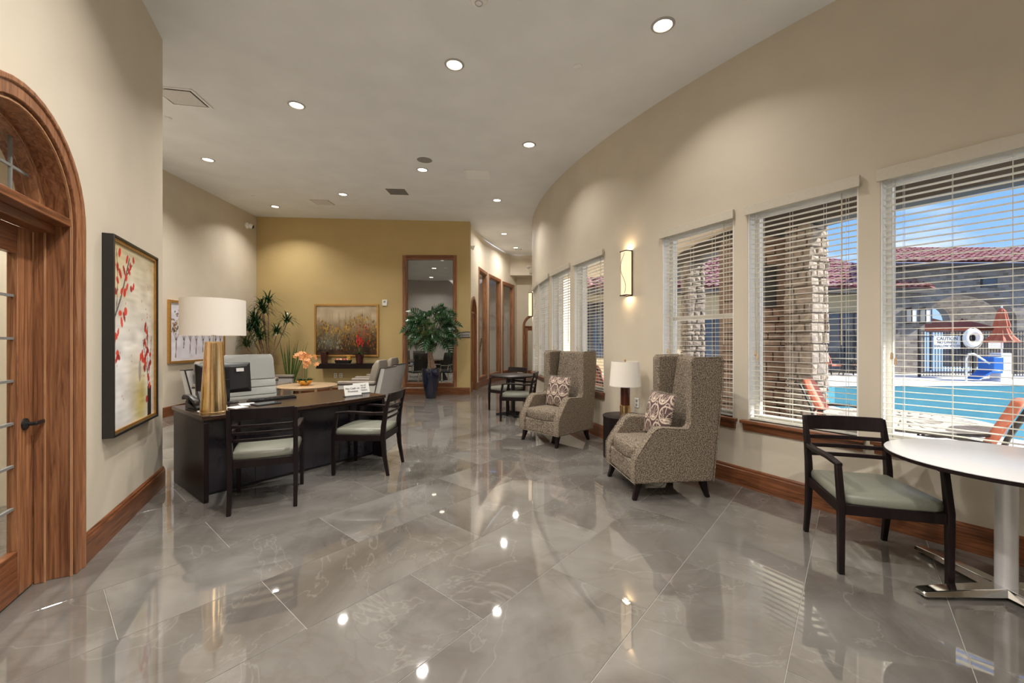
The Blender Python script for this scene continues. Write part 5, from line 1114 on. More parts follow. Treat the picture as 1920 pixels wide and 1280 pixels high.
def sconce(ang, z0, z1, lab):
    x, y = arc(R1, ang); s_ = thing('wall_sconce', lab, 'lamp', (x, y, 0), facing(math.cos(R(ang)), math.sin(R(ang))), 'bronze wall sconces with alabaster boxes')
    m_ = MB(); m_.box(-0.055, 0.055, -0.018, 0.0, z0 - 0.005, z1 + 0.005); m_.build('back_plate', M['esp'], s_, 0.003)
    m_ = MB(); m_.loft([[(-0.060, -0.020, z), (0.060, -0.020, z), (0.060, -0.085, z), (0.045, -0.105, z), (-0.045, -0.105, z), (-0.060, -0.085, z)] for z in (z0 + 0.012, z1 - 0.012)]); m_.build('diffuser', M['sconce_glow'], s_, smooth=20)
    for z in (z0, z1 - 0.012): m_ = MB(); m_.box(-0.066, 0.066, -0.112, -0.01, z, z + 0.012); m_.build('bracket', M['brass' if 0 else 'esp'], s_, 0.002)
    m_ = MB(); n = 28; m_.tube([(0.064 * math.cos(R(130) * math.sin(t_ * 6.28)) if 0 else 0.052 * math.sin(t_ * 2 * math.pi + 0.6), -0.108, z0 + 0.03 + (z1 - z0 - 0.06) * t_) for t_ in [i / n for i in range(n + 1)]], 0.0028, 5); m_.build('wire_scroll', M['esp'], s_)
    m_ = MB(); m_.box(0.058, 0.068, -0.02, -0.01, z0, z1); m_.box(-0.068, -0.058, -0.02, -0.01, z0, z1); m_.build('side_rod', M['esp'], s_)
    L = bpy.data.lights.new('sconce_light', 'AREA'); L.shape = 'RECTANGLE'; L.size = 0.09; L.size_y = 0.06; L.energy = 1.0; L.color = (1, 0.72, 0.42)
    for zz, rx in ((z1 + 0.004, 180), (z0 - 0.004, 0)):
        lo = bpy.data.objects.new('sconce_light', L); COL.objects.link(lo); lo.parent = s_; lo.location = (0, -0.055, zz); lo.rotation_euler = (R(rx), 0, 0)
sconce(-156.75, 2.01, 2.60, 'lit alabaster wall sconce above the small lamp between the windows')
sconce(-180.3, 2.05, 2.66, 'lit alabaster wall sconce at the bend of the curved wall, the distant one')
em = thing('emergency_light', 'white twin-head emergency light high at the bend of the curved wall', 'emergency light', (*arc(R1, -183.6), 3.34), facing(math.cos(R(-183.6)), math.sin(R(-183.6))))
m_ = MB(); m_.box(-0.15, 0.15, -0.07, 0, -0.07, 0.07); m_.build('body', M['white'], em, 0.01)
for sg in (-1, 1): m_ = MB(); m_.lathe([(0.02, 0), (0.06, 0.02), (0.065, 0.07), (0.02, 0.075)], 16, (sg * 0.08, -0.09, 0.07)); m_.build('lamp_head', M['white'], em)

# ------------------------------------------------------------------ ceiling fixtures
M['rim2'] = plain('vent_plaque_white', (0.66, 0.65, 0.64), 0.5)
CEIL_TILT = (math.atan(0.0406), math.atan(0.0237))
def on_ceiling(o): o.rotation_euler = (CEIL_TILT[0], CEIL_TILT[1], o.rotation_euler[2])
LP = [((1243, 47), 'recessed ceiling light nearest the camera, at upper right'), ((852, 121), 'recessed ceiling light in the upper middle, second from the camera'), ((556, 197), 'recessed ceiling light third from the camera, left of middle'),
      ((390, 299), 'recessed ceiling light near the left alcove wall'), ((992, 271), 'recessed ceiling light next to the curved wall, above the round speaker'), ((792, 318), 'recessed ceiling light just below the round ceiling speaker'),
      ((643, 364), 'recessed ceiling light between the square grille and the small vent'), ((516, 387), 'recessed ceiling light nearest the far left corner'), ((932, 375), 'recessed ceiling light above the start of the corridor'),
      ((945, 438), 'first recessed ceiling light inside the corridor'), ((967, 464), 'second recessed ceiling light inside the corridor'), ((989, 481), 'last recessed ceiling light at the corridor header')]
LD = bpy.data.lights.new('downlight', 'AREA'); LD.shape = 'DISK'; LD.size = 0.15; LD.energy = DOWN_W; LD.color = DOWN_COL; LD.spread = R(126)
dl0 = None
rim = MB(); rim.lathe([(0.078, -0.004), (0.082, -0.010), (0.098, -0.008), (0.104, -0.002), (0.104, 0.004), (0.078, 0.004), (0.078, -0.004)], 40, cap=False); rim = rim.mesh('downlight_rim', M['rim'])
lens = MB(); lens.lathe([(0.002, -0.002), (0.078, -0.002), (0.078, 0.002), (0.002, 0.002)], 40); lens = lens.mesh('downlight_lens', M['downlight'])
def downlight(p, lab, seen=True, k=1.0):
    if seen:
        t = thing('recessed_light', lab, 'ceiling light', p, 0, 'recessed ceiling lights'); on_ceiling(t)
        link('trim_ring', rim, t); link('lens', lens, t)
    ld = LD if k == 1.0 else LD.copy(); ld.energy = DOWN_W * k
    if k in (1.1, 1.2, 1.35) and p[1] > 11: ld.spread = R(168)
    lo = bpy.data.objects.new('downlight', ld); COL.objects.link(lo); lo.location = (p[0], p[1], p[2] - 0.02)
for ((x, y), lab), k in zip(LP, (0.5, 0.88, 1.2, 1.3, 0.5, 1.0, 1.0, 1.0, 0.85, 1.1, 1.2, 1.35)): downlight(ceil_pt(x, y), lab, True, k)   # dimmed along the window wall
FILL_ = bpy.data.lights.new('downlight', 'AREA'); FILL_.shape = 'DISK'; FILL_.size = 0.15; FILL_.energy = DOWN_W * 2.0; FILL_.color = DOWN_COL; FILL_.spread = R(140)
for X, Y in ((-1.1, 2.55), (-0.6, 0.7), (-5.3, 5.5), (0.9, 0.2), (-1.6, -2.4), (1.6, -2.8)):    # unseen fill lamps added to brighten the left wall, alcove and near room
    lo = bpy.data.objects.new('downlight', FILL_); COL.objects.link(lo); lo.location = (X, Y, cz(X, Y) - 0.02)
def vent(px, w, l, kind, lab, rz=0.0):
    p = ceil_pt(*px); t = thing('ceiling_vent', lab, 'vent', p, rz); on_ceiling(t)
    m_ = MB()
    for bx_ in ((-w, w, -l, -l + 0.03), (-w, w, l - 0.03, l), (-w, -w + 0.03, -l + 0.03, l - 0.03), (w - 0.03, w, -l + 0.03, l - 0.03)): m_.box(bx_[0], bx_[1], bx_[2], bx_[3], -0.010, 0.0)
    m_.build('frame', M['white'], t, 0.002)
    m_ = MB(); m_.box(-w + 0.03, w - 0.03, -l + 0.03, l - 0.03, -0.001, 0.0005); m_.build('shadow_gap', M['seam'] if kind != 'grille' else M['vent_dark'], t, smooth=0)
    if kind == 'plaque': m_ = MB(); m_.box(-w + 0.05, w - 0.05, -l + 0.05, l - 0.05, -0.012, -0.006); m_.build('plaque', M['rim2'], t, 0.002)
    elif kind == 'louvre':
        n = 9
        for k in range(n): y = -l + 0.05 + (2 * l - 0.1) * k / (n - 1); m_ = MB(); m_.hexa([(-w + 0.03, y - 0.014, -0.001), (w - 0.03, y - 0.014, -0.001), (w - 0.03, y + 0.002, -0.001), (-w + 0.03, y + 0.002, -0.001), (-w + 0.03, y + 0.004, -0.012), (w - 0.03, y + 0.004, -0.012), (w - 0.03, y + 0.008, -0.012), (-w + 0.03, y + 0.008, -0.012)]); m_.build('slat', M['white'], t, smooth=0)
    else:
        n = 12
        for k in range(n): y = -l + 0.05 + (2 * l - 0.1) * k / (n - 1); m_ = MB(); m_.box(-w + 0.03, w - 0.03, y - 0.006, y + 0.006, -0.008, -0.002); m_.build('slat', M['vent_dark'], t, smooth=0)
vent((341, 182), 0.24, 0.22, 'plaque', 'square white ceiling diffuser next to the left wall corner', R(8)); vent((605, 379), 0.24, 0.24, 'plaque', 'square white ceiling diffuser near the gold wall'); vent((745, 359), 0.23, 0.23, 'grille', 'dark grey square ceiling return grille in front of the gold wall'); vent((895, 327), 0.22, 0.22, 'louvre', 'white louvred ceiling vent near the corridor entrance')
vent((972, 467), 0.14, 0.2, 'plaque', 'small ceiling diffuser inside the corridor beside its second light')
def ceil_disc(px, prof, mat, name, lab, cat, extra=None):
    p = ceil_pt(*px); t = thing(name, lab, cat, p); on_ceiling(t); m_ = MB(); m_.lathe(prof, 36); m_.build('body', mat, t); 
    if extra: m_ = MB(); m_.lathe(extra[0], 28, (0, 0, 0), cap=False) if extra[2] else m_.lathe(extra[0], 28); m_.build(extra[3], extra[1], t)
ceil_disc((796, 299), [(0.001, -0.008), (0.125, -0.008), (0.14, -0.004), (0.14, 0.0)], M['vent_dark'], 'ceiling_speaker', 'round grey ceiling speaker in the middle of the ceiling', 'speaker', ([(0.126, -0.009), (0.142, -0.005), (0.142, 0.001), (0.126, -0.002)], M['ceil'], True, 'rim'))
ceil_disc((898, -6), [(0.001, -0.055), (0.03, -0.053), (0.06, -0.042), (0.078, -0.02), (0.08, 0.0)], M['white'], 'smoke_detector', 'white domed smoke detector at the top edge of the picture', 'smoke detector', ([(0.028, -0.054), (0.030, -0.058), (0.033, -0.053)], M['sign_grey'], True, 'sensor_ring'))
for px, lab in (((1083, 124), 'white sprinkler cover plate on the ceiling near the curved wall'), ((315, 221), 'sprinkler cover plate beside the left wall corner'), ((476, 367), 'sprinkler cover plate in the far left of the ceiling'), ((901, 376), 'sprinkler cover plate left of the corridor light')):
    ceil_disc(px, [(0.001, -0.012), (0.04, -0.012), (0.045, -0.008), (0.045, 0.0)], M['ceil'], 'sprinkler_cover', lab, 'sprinkler')

# ------------------------------------------------------------------ conference room furniture (seen through the interior window)
ct = thing('conference_table', 'long dark conference table behind the interior window', 'table', (-3.45, 14.3, 0), R(35))
m_ = MB(); m_.prism([(1.6 * math.cos(a) * (0.9 + 0.1 * abs(math.cos(a))), 0.62 * math.sin(a)) for a in np.linspace(0, 2 * math.pi, 41)[:-1]], 0.71, 0.75); m_.build('table_top', M['esp_top'], ct, 0.006)
for x in (-1.0, 1.0): m_ = MB(); m_.lathe([(0.30, 0), (0.16, 0.25), (0.16, 0.5), (0.30, 0.71)], 24, (x, 0, 0)); m_.build('pedestal', M['black'], ct)
def conf_chair(lab, loc, rz):
    t = thing('conference_chair', lab, 'chair', loc, rz, 'black chairs round the conference table')
    m_ = MB(); m_.box(-0.25, 0.25, -0.22, 0.25, 0.43, 0.48); m_.build('seat', M['black'], t, 0.02)
    m_ = MB(); m_.loft([[(-0.24, y, z), (0.24, y, z), (0.24, y + 0.03, z), (-0.24, y + 0.03, z)] for y, z in ((-0.24, 0.50), (-0.28, 0.8), (-0.34, 1.05))]); m_.build('backrest', M['black'], t, 0.01)
    for sg in (-1, 1): m_ = MB(); m_.tube([(sg * 0.27, -0.2, 0.46), (sg * 0.29, -0.2, 0.66), (sg * 0.29, 0.12, 0.66), (sg * 0.27, 0.16, 0.46)], 0.013, 6); m_.build('armrest', M['chrome'], t)
    m_ = MB(); m_.lathe([(0.025, 0.08), (0.025, 0.43)], 10); m_.build('gas_lift', M['chrome'], t)
    for k in range(5): a = 2 * math.pi * k / 5; m_ = MB(); m_.bar((0, 0, 0.09), (0.3 * math.cos(a), 0.3 * math.sin(a), 0.06), 0.04, 0.03); m_.ball((0.29 * math.cos(a), 0.29 * math.sin(a), 0.03), 0.03, seg=8, rings=6); m_.build('base_arm', M['chrome'], t)
    return t
c0 = conf_chair('black conference chair at the right end of the conference table, seen by the navy planter', (-2.35, 13.55, 0), R(60))
for (x, y, a, lab) in ((-2.95, 12.75, 35, 'black conference chair left of the navy planter, back towards the glass'), (-1.95, 14.35, 100, 'black conference chair at the far side, just right of the plant trunk'), (-3.75, 12.9, 25, 'black conference chair at the left edge of the interior window'), (-3.5, 15.55, 205, 'black conference chair on the far side of the conference table, middle'), (-2.02, 12.85, 75, 'black conference chair at the right edge of the interior window, nearest the glass'), (-2.0, 15.7, 120, 'black conference chair farthest back at the right of the plant'), (-4.2, 15.9, 205, 'black conference chair on the far side of the conference table, left')): dup(c0, (x, y, 0), R(a), lab)
lt = thing('laptop', 'open laptop on the conference table at the left edge of the interior window', 'laptop', (-3.90, 14.05, 0.75), R(25))
m_ = MB(); m_.box(-0.18, 0.18, -0.13, 0.13, 0, 0.015); m_.build('base', M['sign_grey'], lt, 0.003); m_ = MB(); m_.hexa([(-0.18, 0.12, 0.015), (0.18, 0.12, 0.015), (0.18, 0.135, 0.015), (-0.18, 0.135, 0.015), (-0.18, 0.20, 0.27), (0.18, 0.20, 0.27), (0.18, 0.21, 0.27), (-0.18, 0.21, 0.27)]); m_.build('screen', M['black'], lt, 0.002)
A = np.zeros((40, 60, 3)); A[:] = (150, 120, 80); A += (smooth_noise(40, 60, 8, 10, 12)[..., None] - 0.5) * 120; A[:, :, 2] *= 0.6
picture('brown abstract picture on the back wall of the conference room', (-4.15, 16.98, 1.75), facing(0.376, -0.92), 1.2, 0.9, 0.04, 0.04, M['black_frame'], A, name='wall_picture')
bp = thing('potted_palm', 'leafy potted palm inside the conference room behind the corridor windows', 'plant', (-1.35, 14.7, 0))
m_ = MB(); m_.lathe([(0.02, 0), (0.15, 0), (0.2, 0.4), (0.18, 0.4), (0.02, 0.38)], 20); m_.build('planter', M['white'], bp)
for k in range(12): a = 2.4 * k; m_ = MB(); d = Vector((math.cos(a), math.sin(a), 0)); m_.loft([[Vector((0, 0, 0.38)) + d * r + Vector((-d.y * w, d.x * w, z)), Vector((0, 0, 0.38)) + d * r + Vector((d.y * w, -d.x * w, z))] for r, z, w in ((0.02, 0, 0.01), (0.12, 0.4, 0.05), (0.30, 0.75 + 0.2 * (k % 3), 0.04), (0.5, 0.7 + 0.2 * (k % 3), 0.004))], closed=False, cap=False); m_.build('leaf', M['leaf2'], bp, smooth=60)
LC_ = LD.copy(); LC_.energy = DOWN_W * 0.42
for X, Y in ((-1.6, 14.2), (-1.5, 12.4), (-5.5, 12.5), (-5.0, 14.8), (-0.8, 15.6)):  # unseen lamps added to lift the dark conference room
    lo = bpy.data.objects.new('downlight', LC_); COL.objects.link(lo); lo.location = (X, Y, 3.98)
lo = bpy.data.objects.new('downlight', LD); COL.objects.link(lo); lo.location = (1.2, 17.8, 4.28)
lo = bpy.data.objects.new('downlight', LD); COL.objects.link(lo); lo.location = (*lw(0.9, 1.2), 3.05)  # unseen lamp added to brighten the office behind the glazed door
for X, Y, lab in ((-2.75, 14.3, 'recessed light in the conference room ceiling, upper one'), (-3.25, 16.3, 'recessed light in the conference room ceiling, lower one'), (-2.22, 12.85, 'recessed light at the top edge of the interior window')):
    t = thing('recessed_light', lab, 'ceiling light', (X, Y, 4.0), 0, 'recessed ceiling lights'); link('trim_ring', rim, t); link('lens', lens, t)
    lo = bpy.data.objects.new('downlight', LC_); COL.objects.link(lo); lo.location = (X, Y, 3.98)
lo = bpy.data.objects.new('downlight', LD); COL.objects.link(lo); lo.location = (*lw(-0.7, 1.2), 3.05)

# ------------------------------------------------------------------ outside: deck, pool, porch
PD = MB(); Zg = -0.03
def ring_poly(r, a0, a1, n=24): return [arc(r, a0 + (a1 - a0) * i / n) for i in range(n + 1)]
POOL = [(7.9, 4.2), (7.3, 6.0), (6.95, 8.0), (7.15, 9.8), (7.9, 11.4), (9.2, 12.8), (10.8, 13.55), (24.0, 13.9), (24.0, 2.0), (9.0, 2.0)]
b = bmesh.new()
outer = ring_poly(R1 - 0.24, -127, -190, 40)
ov = [b.verts.new((x, y, Zg)) for x, y in outer + [(0.9, 19.6), (34, 19.6), (34, -8), (5.6, -8)]]
pv_ = [b.verts.new((x, y, Zg)) for x, y in POOL]
oe = [b.edges.new((ov[i], ov[(i + 1) % len(ov)])) for i in range(len(ov))]; pe = [b.edges.new((pv_[i], pv_[(i + 1) % len(pv_)])) for i in range(len(pv_))]
bmesh.ops.triangle_fill(b, use_beauty=True, use_dissolve=False, edges=oe + pe)
me = bpy.data.meshes.new('pool_deck'); b.to_mesh(me); b.free(); me.materials.append(M['concrete']); o = link('pool_deck', me); o['kind'] = 'structure'
m_ = MB(); n = len(POOL)
for i in range(n): (x0, y0), (x1, y1) = POOL[i], POOL[(i + 1) % n]; m_.face([(x0, y0, Zg), (x1, y1, Zg), (x1, y1, -1.2), (x0, y0, -1.2)])
m_.face([(x, y, -1.2) for x, y in POOL]); o = m_.build('pool_basin', M['pool'], smooth=0); o['kind'] = 'structure'
m_ = MB(); nxw, nyw = 60, 44
xs = np.linspace(6.8, 24, nxw); ys = np.linspace(2, 14, nyw)
m_.face([(x, y, -0.13) for x, y in POOL]); o = m_.build('pool_water', M['water'], smooth=0); o['kind'] = 'structure'
N = M['water'].node_tree; g_ = [q for q in N.nodes if q.type == 'BSDF_GLOSSY'][0]; tcn = N.nodes.new('ShaderNodeTexCoord'); nn = N.nodes.new('ShaderNodeTexNoise'); nn.inputs['Scale'].default_value = 2.6; nn.inputs['Detail'].default_value = 3; bb = N.nodes.new('ShaderNodeBump'); bb.inputs['Strength'].default_value = 0.16; bb.inputs['Distance'].default_value = 0.08
N.links.new(tcn.outputs['Object'], nn.inputs['Vector']); N.links.new(nn.outputs['Fac'], bb.inputs['Height']); N.links.new(bb.outputs[0], g_.inputs['Normal'])
m_ = MB(); cen = Vector((14, 8))
rings = []
for (x, y) in POOL: p = Vector((x, y)); d = (p - cen).normalized(); rings.append([(x - d.x * 0.02, y - d.y * 0.02, Zg - 0.06), (x - d.x * 0.02, y - d.y * 0.02, Zg + 0.015), (x + d.x * 0.32, y + d.y * 0.32, Zg + 0.015), (x + d.x * 0.32, y + d.y * 0.32, Zg - 0.06)])
m_.loft(rings + [rings[0]], cap=False); o = m_.build('pool_coping', M['coping'], smooth=30); o['kind'] = 'structure'

# porch: soffit, curved beam, stone pillars
m_ = MB(); sa = ring_poly(R1 - 0.20, -128, -205, 40); sb = ring_poly(8.05, -205, -128, 40)
m_.loft([[(x, y, 3.80), (x2, y2, 3.80), (x2, y2, 4.0), (x, y, 4.0)] for (x, y), (x2, y2) in zip(sa, sb[::-1])]); o = m_.build('porch_ceiling', M['soffit'], smooth=30); o['kind'] = 'structure'
m_ = MB(); m_.loft([[(*arc(8.62, a), 3.46), (*arc(8.18, a), 3.46), (*arc(8.18, a), 3.86), (*arc(8.62, a), 3.86)] for a in np.linspace(-126, -205, 50)]); o = m_.build('porch_beam', M['beam'], smooth=30); o['kind'] = 'structure'
def pillar(lab, ang, w, seed):
    x, y = arc(8.40, ang); t = thing('stone_pillar', lab, 'pillar', (x, y, Zg), facing(math.cos(R(ang)), math.sin(R(ang)))); rg = random.Random(seed); h = w / 2; Z = 3.49
    m_ = MB(); m_.box(-h + 0.045, h - 0.045, -h + 0.045, h - 0.045, 0, Z); m_.build('core', M['mortar'], t, smooth=0)
    z = 0.0
    while z < Z - 0.02:
        ch = min(rg.choice([0.11, 0.14, 0.17, 0.20]), Z - z)
        for side in range(4):
            c, s_ = [(1, 0), (0, 1), (-1, 0), (0, -1)][side]
            u = -h
            while u < h - 0.01:
                L = rg.uniform(0.13, 0.27)
                if u + L > h - 0.07: L = h - u
                pr = rg.uniform(-0.012, 0.022); g = 0.006
                pts = []
                for uu, zz in ((u + g, z + g), (u + L - g, z + g), (u + L - g, z + ch - g), (u + g, z + ch - g)):
                    pts.append((uu, zz))
                jr = lambda: rg.uniform(-0.007, 0.007)
                back = [(uu, -h + 0.06, zz) for uu, zz in pts]; front = [(uu + (0.012 if k in (0, 3) else -0.012) + jr(), -h - pr + jr(), zz + (0.010 if k < 2 else -0.010) + jr()) for k, (uu, zz) in enumerate(pts)]
                ctr = (u + L / 2 + jr(), -h - pr - 0.018, z + ch / 2)
                rot = lambda p: (p[0] * c - p[1] * s_, p[0] * s_ + p[1] * c, p[2])
                mm = MB(); bv = [mm.b.verts.new(rot(p)) for p in back]; fv = [mm.b.verts.new(rot(p)) for p in front]; cv = mm.b.verts.new(rot(ctr))
                for k in range(4): mm.b.faces.new([bv[k], bv[(k + 1) % 4], fv[(k + 1) % 4], fv[k]]); mm.b.faces.new([fv[k], fv[(k + 1) % 4], cv])
                mm.build('stone', M['stone'], t, smooth=0)
                u += L
        z += ch
    return t
pillar('pale split-stone pillar outside the middle near window', -158.95, 0.47, 1)
pillar('pale split-stone pillar seen through the window behind the nearer wing chair', 177.6, 0.46, 2)

# outdoor fireplace of brown ledgestone in the shade of the porch
fp = thing('outdoor_fireplace', 'dark brown ledgestone fireplace left of the pale pillar outside', 'fireplace', (4.93, 8.16, Zg), R(-20))
m_ = MB(); m_.box(-0.64, 0.44, -0.25, 0.29, 0, 3.46); m_.build('core', M['brown_stone'], fp, smooth=0)
rg = random.Random(6); z = 0.0
while z < 3.44:
    ch = min(rg.choice([0.12, 0.16, 0.2]), 3.46 - z); u = -0.66
    while u < 0.45:
        L = rg.uniform(0.2, 0.42)
        if u + L > 0.36: L = 0.46 - u
        if not (2.15 < z + ch / 2 < 3.0 and -0.20 < u + L / 2 < 0.36):
            pr = rg.uniform(0.0, 0.025); m_ = MB(); m_.hexa([(u + .004, -0.25, z + .004), (u + L - .004, -0.25, z + .004), (u + L - .004, -0.25, z + ch - .004), (u + .004, -0.25, z + ch - .004), (u + .012, -0.30 - pr, z + .012), (u + L - .012, -0.30 - pr, z + .012), (u + L - .012, -0.30 - pr, z + ch - .012), (u + .012, -0.30 - pr, z + ch - .012)]); m_.build('stone', M['stone_brown'], fp, smooth=0)
        u += L
    z += ch
m_ = MB(); m_.box(-0.24, 0.28, -0.285, -0.24, 2.10, 3.02); m_.build('niche', M['black'], fp, smooth=0)
m_ = MB(); m_.box(-0.20, -0.02, -0.32, -0.285, 2.22, 2.92); m_.build('pale_panel', M['white'], fp, 0.01)

# far wing of the building: tan wall under a pantile roof, stone wall with an arch
def tile_roof(parent, eave, dx, up, w, L, mat, cut=None, pitch=0.28, name='pantile_row'):
    """rows of half-round pan tiles: eave start, unit along eave, slope vector per metre"""
    eave, dx, up = Vector(eave), Vector(dx), Vector(up); n_ = dx.cross(up).normalized(); n_ = n_ if n_.z > 0 else -n_
    m_ = MB(); nc = int(w / pitch); nr = int(L / 0.42)
    for i in range(nc):
        l0 = cut(i * pitch / w) if cut else (0, L)
        for j in range(nr):
            s0 = j * 0.42
            if s0 + 0.2 < l0[0] or s0 > l0[1]: continue
            prof = [(0.0, 0.0), (0.05, 0.055), (0.12, 0.085), (0.19, 0.055), (0.24, 0.0), (pitch, -0.01)]
            a = [eave + dx * (i * pitch + u) + up * s0 + n_ * (h + 0.045) for u, h in prof]; c = [eave + dx * (i * pitch + u) + up * (s0 + 0.46) + n_ * (h * 0.8) for u, h in prof]
            for k in range(len(prof) - 1): m_.face([a[k], a[k + 1], c[k + 1], c[k]])
    return m_.build(name, mat, parent, smooth=50, kind='stuff')
fb = thing('pool_house', 'tan building with a red pantile roof across the pool, behind the near pillar', 'building', (0, 0, Zg))
m_ = MB(); m_.box(3.0, 16.3, 18.3, 18.5, 0, 3.75); m_.build('wall', M['stucco'], fb, smooth=0)
m_ = MB(); m_.box(3.0, 17.9, 17.15, 18.35, 3.55, 3.66); m_.box(3.0, 17.9, 17.10, 17.16, 3.50, 3.72); m_.build('eave', M['beam'], fb, smooth=0)
tile_roof(fb, (3.0, 17.05, 3.72), (1, 0, 0), (0, 0.90, 0.436), 14.9, 5.6, M['terracotta'], lambda q: (0, 5.6 if q < 0.90 else 5.6 * max(0.05, (1 - q) / 0.10)))
m_ = MB(); m_.face([(3, 17.05, 3.70), (17.9, 17.05, 3.70), (16.4, 22.1, 6.10), (3, 22.1, 6.10)]); m_.build('roof_deck', M['terracotta'], fb, smooth=0)
def far_window(x0, x1, z0, z1, y, parent, nmul):
    m_ = MB(); m_.box(x0, x1, y - 0.04, y, z0, z1); f = m_.build('window', M['beam'], parent, smooth=0)
    w = (x1 - x0) / nmul
    for k in range(nmul): m_ = MB(); m_.box(x0 + w * k + 0.05, x0 + w * (k + 1) - 0.05, y - 0.055, y - 0.038, z0 + 0.06, z1 - 0.06); m_.build('pane', M['dark_glass'], f, smooth=0)
far_window(3.05, 5.2, 0.7, 3.2, 18.3, fb, 4); far_window(8.25, 9.55, 0.05, 2.55, 18.3, fb, 3); far_window(13.6, 16.0, 0.05, 2.75, 18.3, fb, 4)
m_ = MB(); m_.box(9.62, 10.6, 18.15, 18.32, 0, 3.55); m_.build('stone_pier', M['stone_far'], fb, smooth=0)

sw = thing('stone_gatehouse', 'coursed stone building with a wide arch and red roof behind the pool fence', 'building', (0, 0, Zg))
def wall_with_arch(parent, x0, x1, y0, y1, zt, ax0, ax1, zs, rise, mat):
    m_ = MB(); n = 18; c = (ax0 + ax1) / 2; r = (ax1 - ax0) / 2
    m_.box(x0, ax0, y0, y1, 0, zt); m_.box(ax1, x1, y0, y1, 0, zt)
    pts = [(c + r * math.cos(a), zs + rise * math.sin(a)) for a in np.linspace(math.pi, 0, n)]
    m_.loft([[(x, y0, z), (x, y1, z), (x, y1, zt), (x, y0, zt)] for x, z in pts]); return m_.build('stone_wall', mat, parent, smooth=0)
wall_with_arch(sw, 16.3, 34, 17.8, 18.4, 4.72, 18.15, 22.2, 2.35, 1.20, M['stone_far'])
wall_with_arch(sw, 16.3, 36, 23.0, 23.4, 4.6, 23.4, 24.9, 2.5, 0.9, M['stone_far'])
m_ = MB(); m_.box(16.3, 34, 18.4, 19.6, 3.9, 4.1); m_.build('passage_ceiling', M['beam'], sw, smooth=0)
m_ = MB(); m_.box(15.8, 34, 17.0, 18.0, 4.60, 4.74); m_.build('eave', M['beam'], sw, smooth=0)
tile_roof(sw, (15.6, 16.9, 4.76), (1, 0, 0), (0, 0.93, 0.36), 18.2, 4.0, M['terracotta'], lambda q: (0, 4.0 if q > 0.15 else max(0.3, 4.0 * q / 0.15)))
m_ = MB(); m_.face([(15.6, 16.9, 4.74), (34, 16.9, 4.74), (34, 20.7, 6.2), (18.3, 20.7, 6.2)]); m_.build('roof_deck', M['terracotta'], sw, smooth=0)
m_ = MB(); m_.box(20.6, 21.3, 17.76, 17.82, 3.80, 4.25); f = m_.build('small_window', M['beam'], sw, smooth=0); m_ = MB(); m_.box(20.65, 21.25, 17.75, 17.77, 3.85, 4.20); m_.build('pane', M['dark_glass'], f, smooth=0)
for i, (x, lab) in enumerate(((17.45, 'wall lantern on the stone building, left of the arch'), (18.05, 'wall lantern at the left edge of the stone arch'))):
    t = thing('wall_lantern', lab, 'lamp', (x, 17.8, 2.55)); m_ = MB(); m_.box(-0.12, 0.12, -0.26, -0.02, -0.30, 0.26); m_.build('lantern_glass', M['paper'], t, 0.01); m_ = MB(); m_.box(-0.14, 0.14, -0.28, 0.0, 0.24, 0.34); m_.box(-0.14, 0.14, -0.28, 0.0, -0.36, -0.28)
    for sx in (-1, 1): m_.box(*sorted((sx * 0.115, sx * 0.14)), -0.28, -0.25, -0.3, 0.26)
    m_.build('cage', M['fence'], t, smooth=0)

# pool fence, signs, lifebuoy, lift, umbrellas
fe = thing('pool_fence', 'black iron pool fence in front of the stone arch', 'fence', (0, 0, Zg))
FYY = 16.4
for z in (0.15, 1.62, 1.84): m_ = MB(); m_.box(16.5, 27.5, FYY - 0.015, FYY + 0.015, z, z + 0.04); m_.build('fence_rail', M['fence'], fe, smooth=0)
m_ = MB()
for k in range(92): x = 16.56 + k * 0.118; m_.box(x - 0.009, x + 0.009, FYY - 0.009, FYY + 0.009, 0.05, 1.88)
m_.build('baluster', M['fence'], fe, smooth=0, kind='stuff')
for x in (16.5, 18.7, 20.9, 23.1, 25.3, 27.5): m_ = MB(); m_.box(x - 0.035, x + 0.035, FYY - 0.035, FYY + 0.035, 0, 2.0); m_.build('fence_post', M['fence'], fe, smooth=0)
sg_ = thing('caution_sign', 'white sign on the pool fence reading CAUTION, NO DIVING, SHALLOW WATER', 'sign', (17.58, FYY - 0.03, 1.37))
m_ = MB(); m_.box(-0.53, 0.53, -0.015, 0, -0.26, 0.26); m_.build('board', M['paper'], sg_, smooth=0)
for bdy, z, sz in (('CAUTION', 0.15, 0.19), ('NO DIVING', 0.005, 0.15), ('SHALLOW WATER', -0.145, 0.125)): text(bdy, sz, sg_, (0, -0.018, z), ext=0.002)
s2 = thing('notice_board', 'blank-looking white notice board on the pool fence under the closed umbrella', 'sign', (19.55, FYY - 0.03, 1.38)); m_ = MB(); m_.box(-0.30, 0.30, -0.015, 0, -0.25, 0.25); m_.build('board', M['paper'], s2, smooth=0); m_ = MB()
for k in range(4): m_.box(-0.24, 0.24 - 0.06 * (k % 2), -0.018, -0.014, -0.20 + 0.07 * k, -0.18 + 0.07 * k)
m_.build('small_print', M['sign_grey'], s2, smooth=0)
lb = thing('lifebuoy', 'white ring lifebuoy hanging on the pool fence beside the caution sign', 'lifebuoy', (18.50, FYY - 0.13, 1.55))
m_ = MB(); rr, r0 = 0.27, 0.11; rings = []
for i in range(33):
    a = 2 * math.pi * i / 32; rings.append([((rr + r0 * math.cos(q)) * math.cos(a), 0.65 * r0 * math.sin(q), (rr + r0 * math.cos(q)) * math.sin(a)) for q in [2 * math.pi * k / 12 for k in range(12)]])
m_.loft(rings, cap=False); m_.build('ring', M['white'], lb)
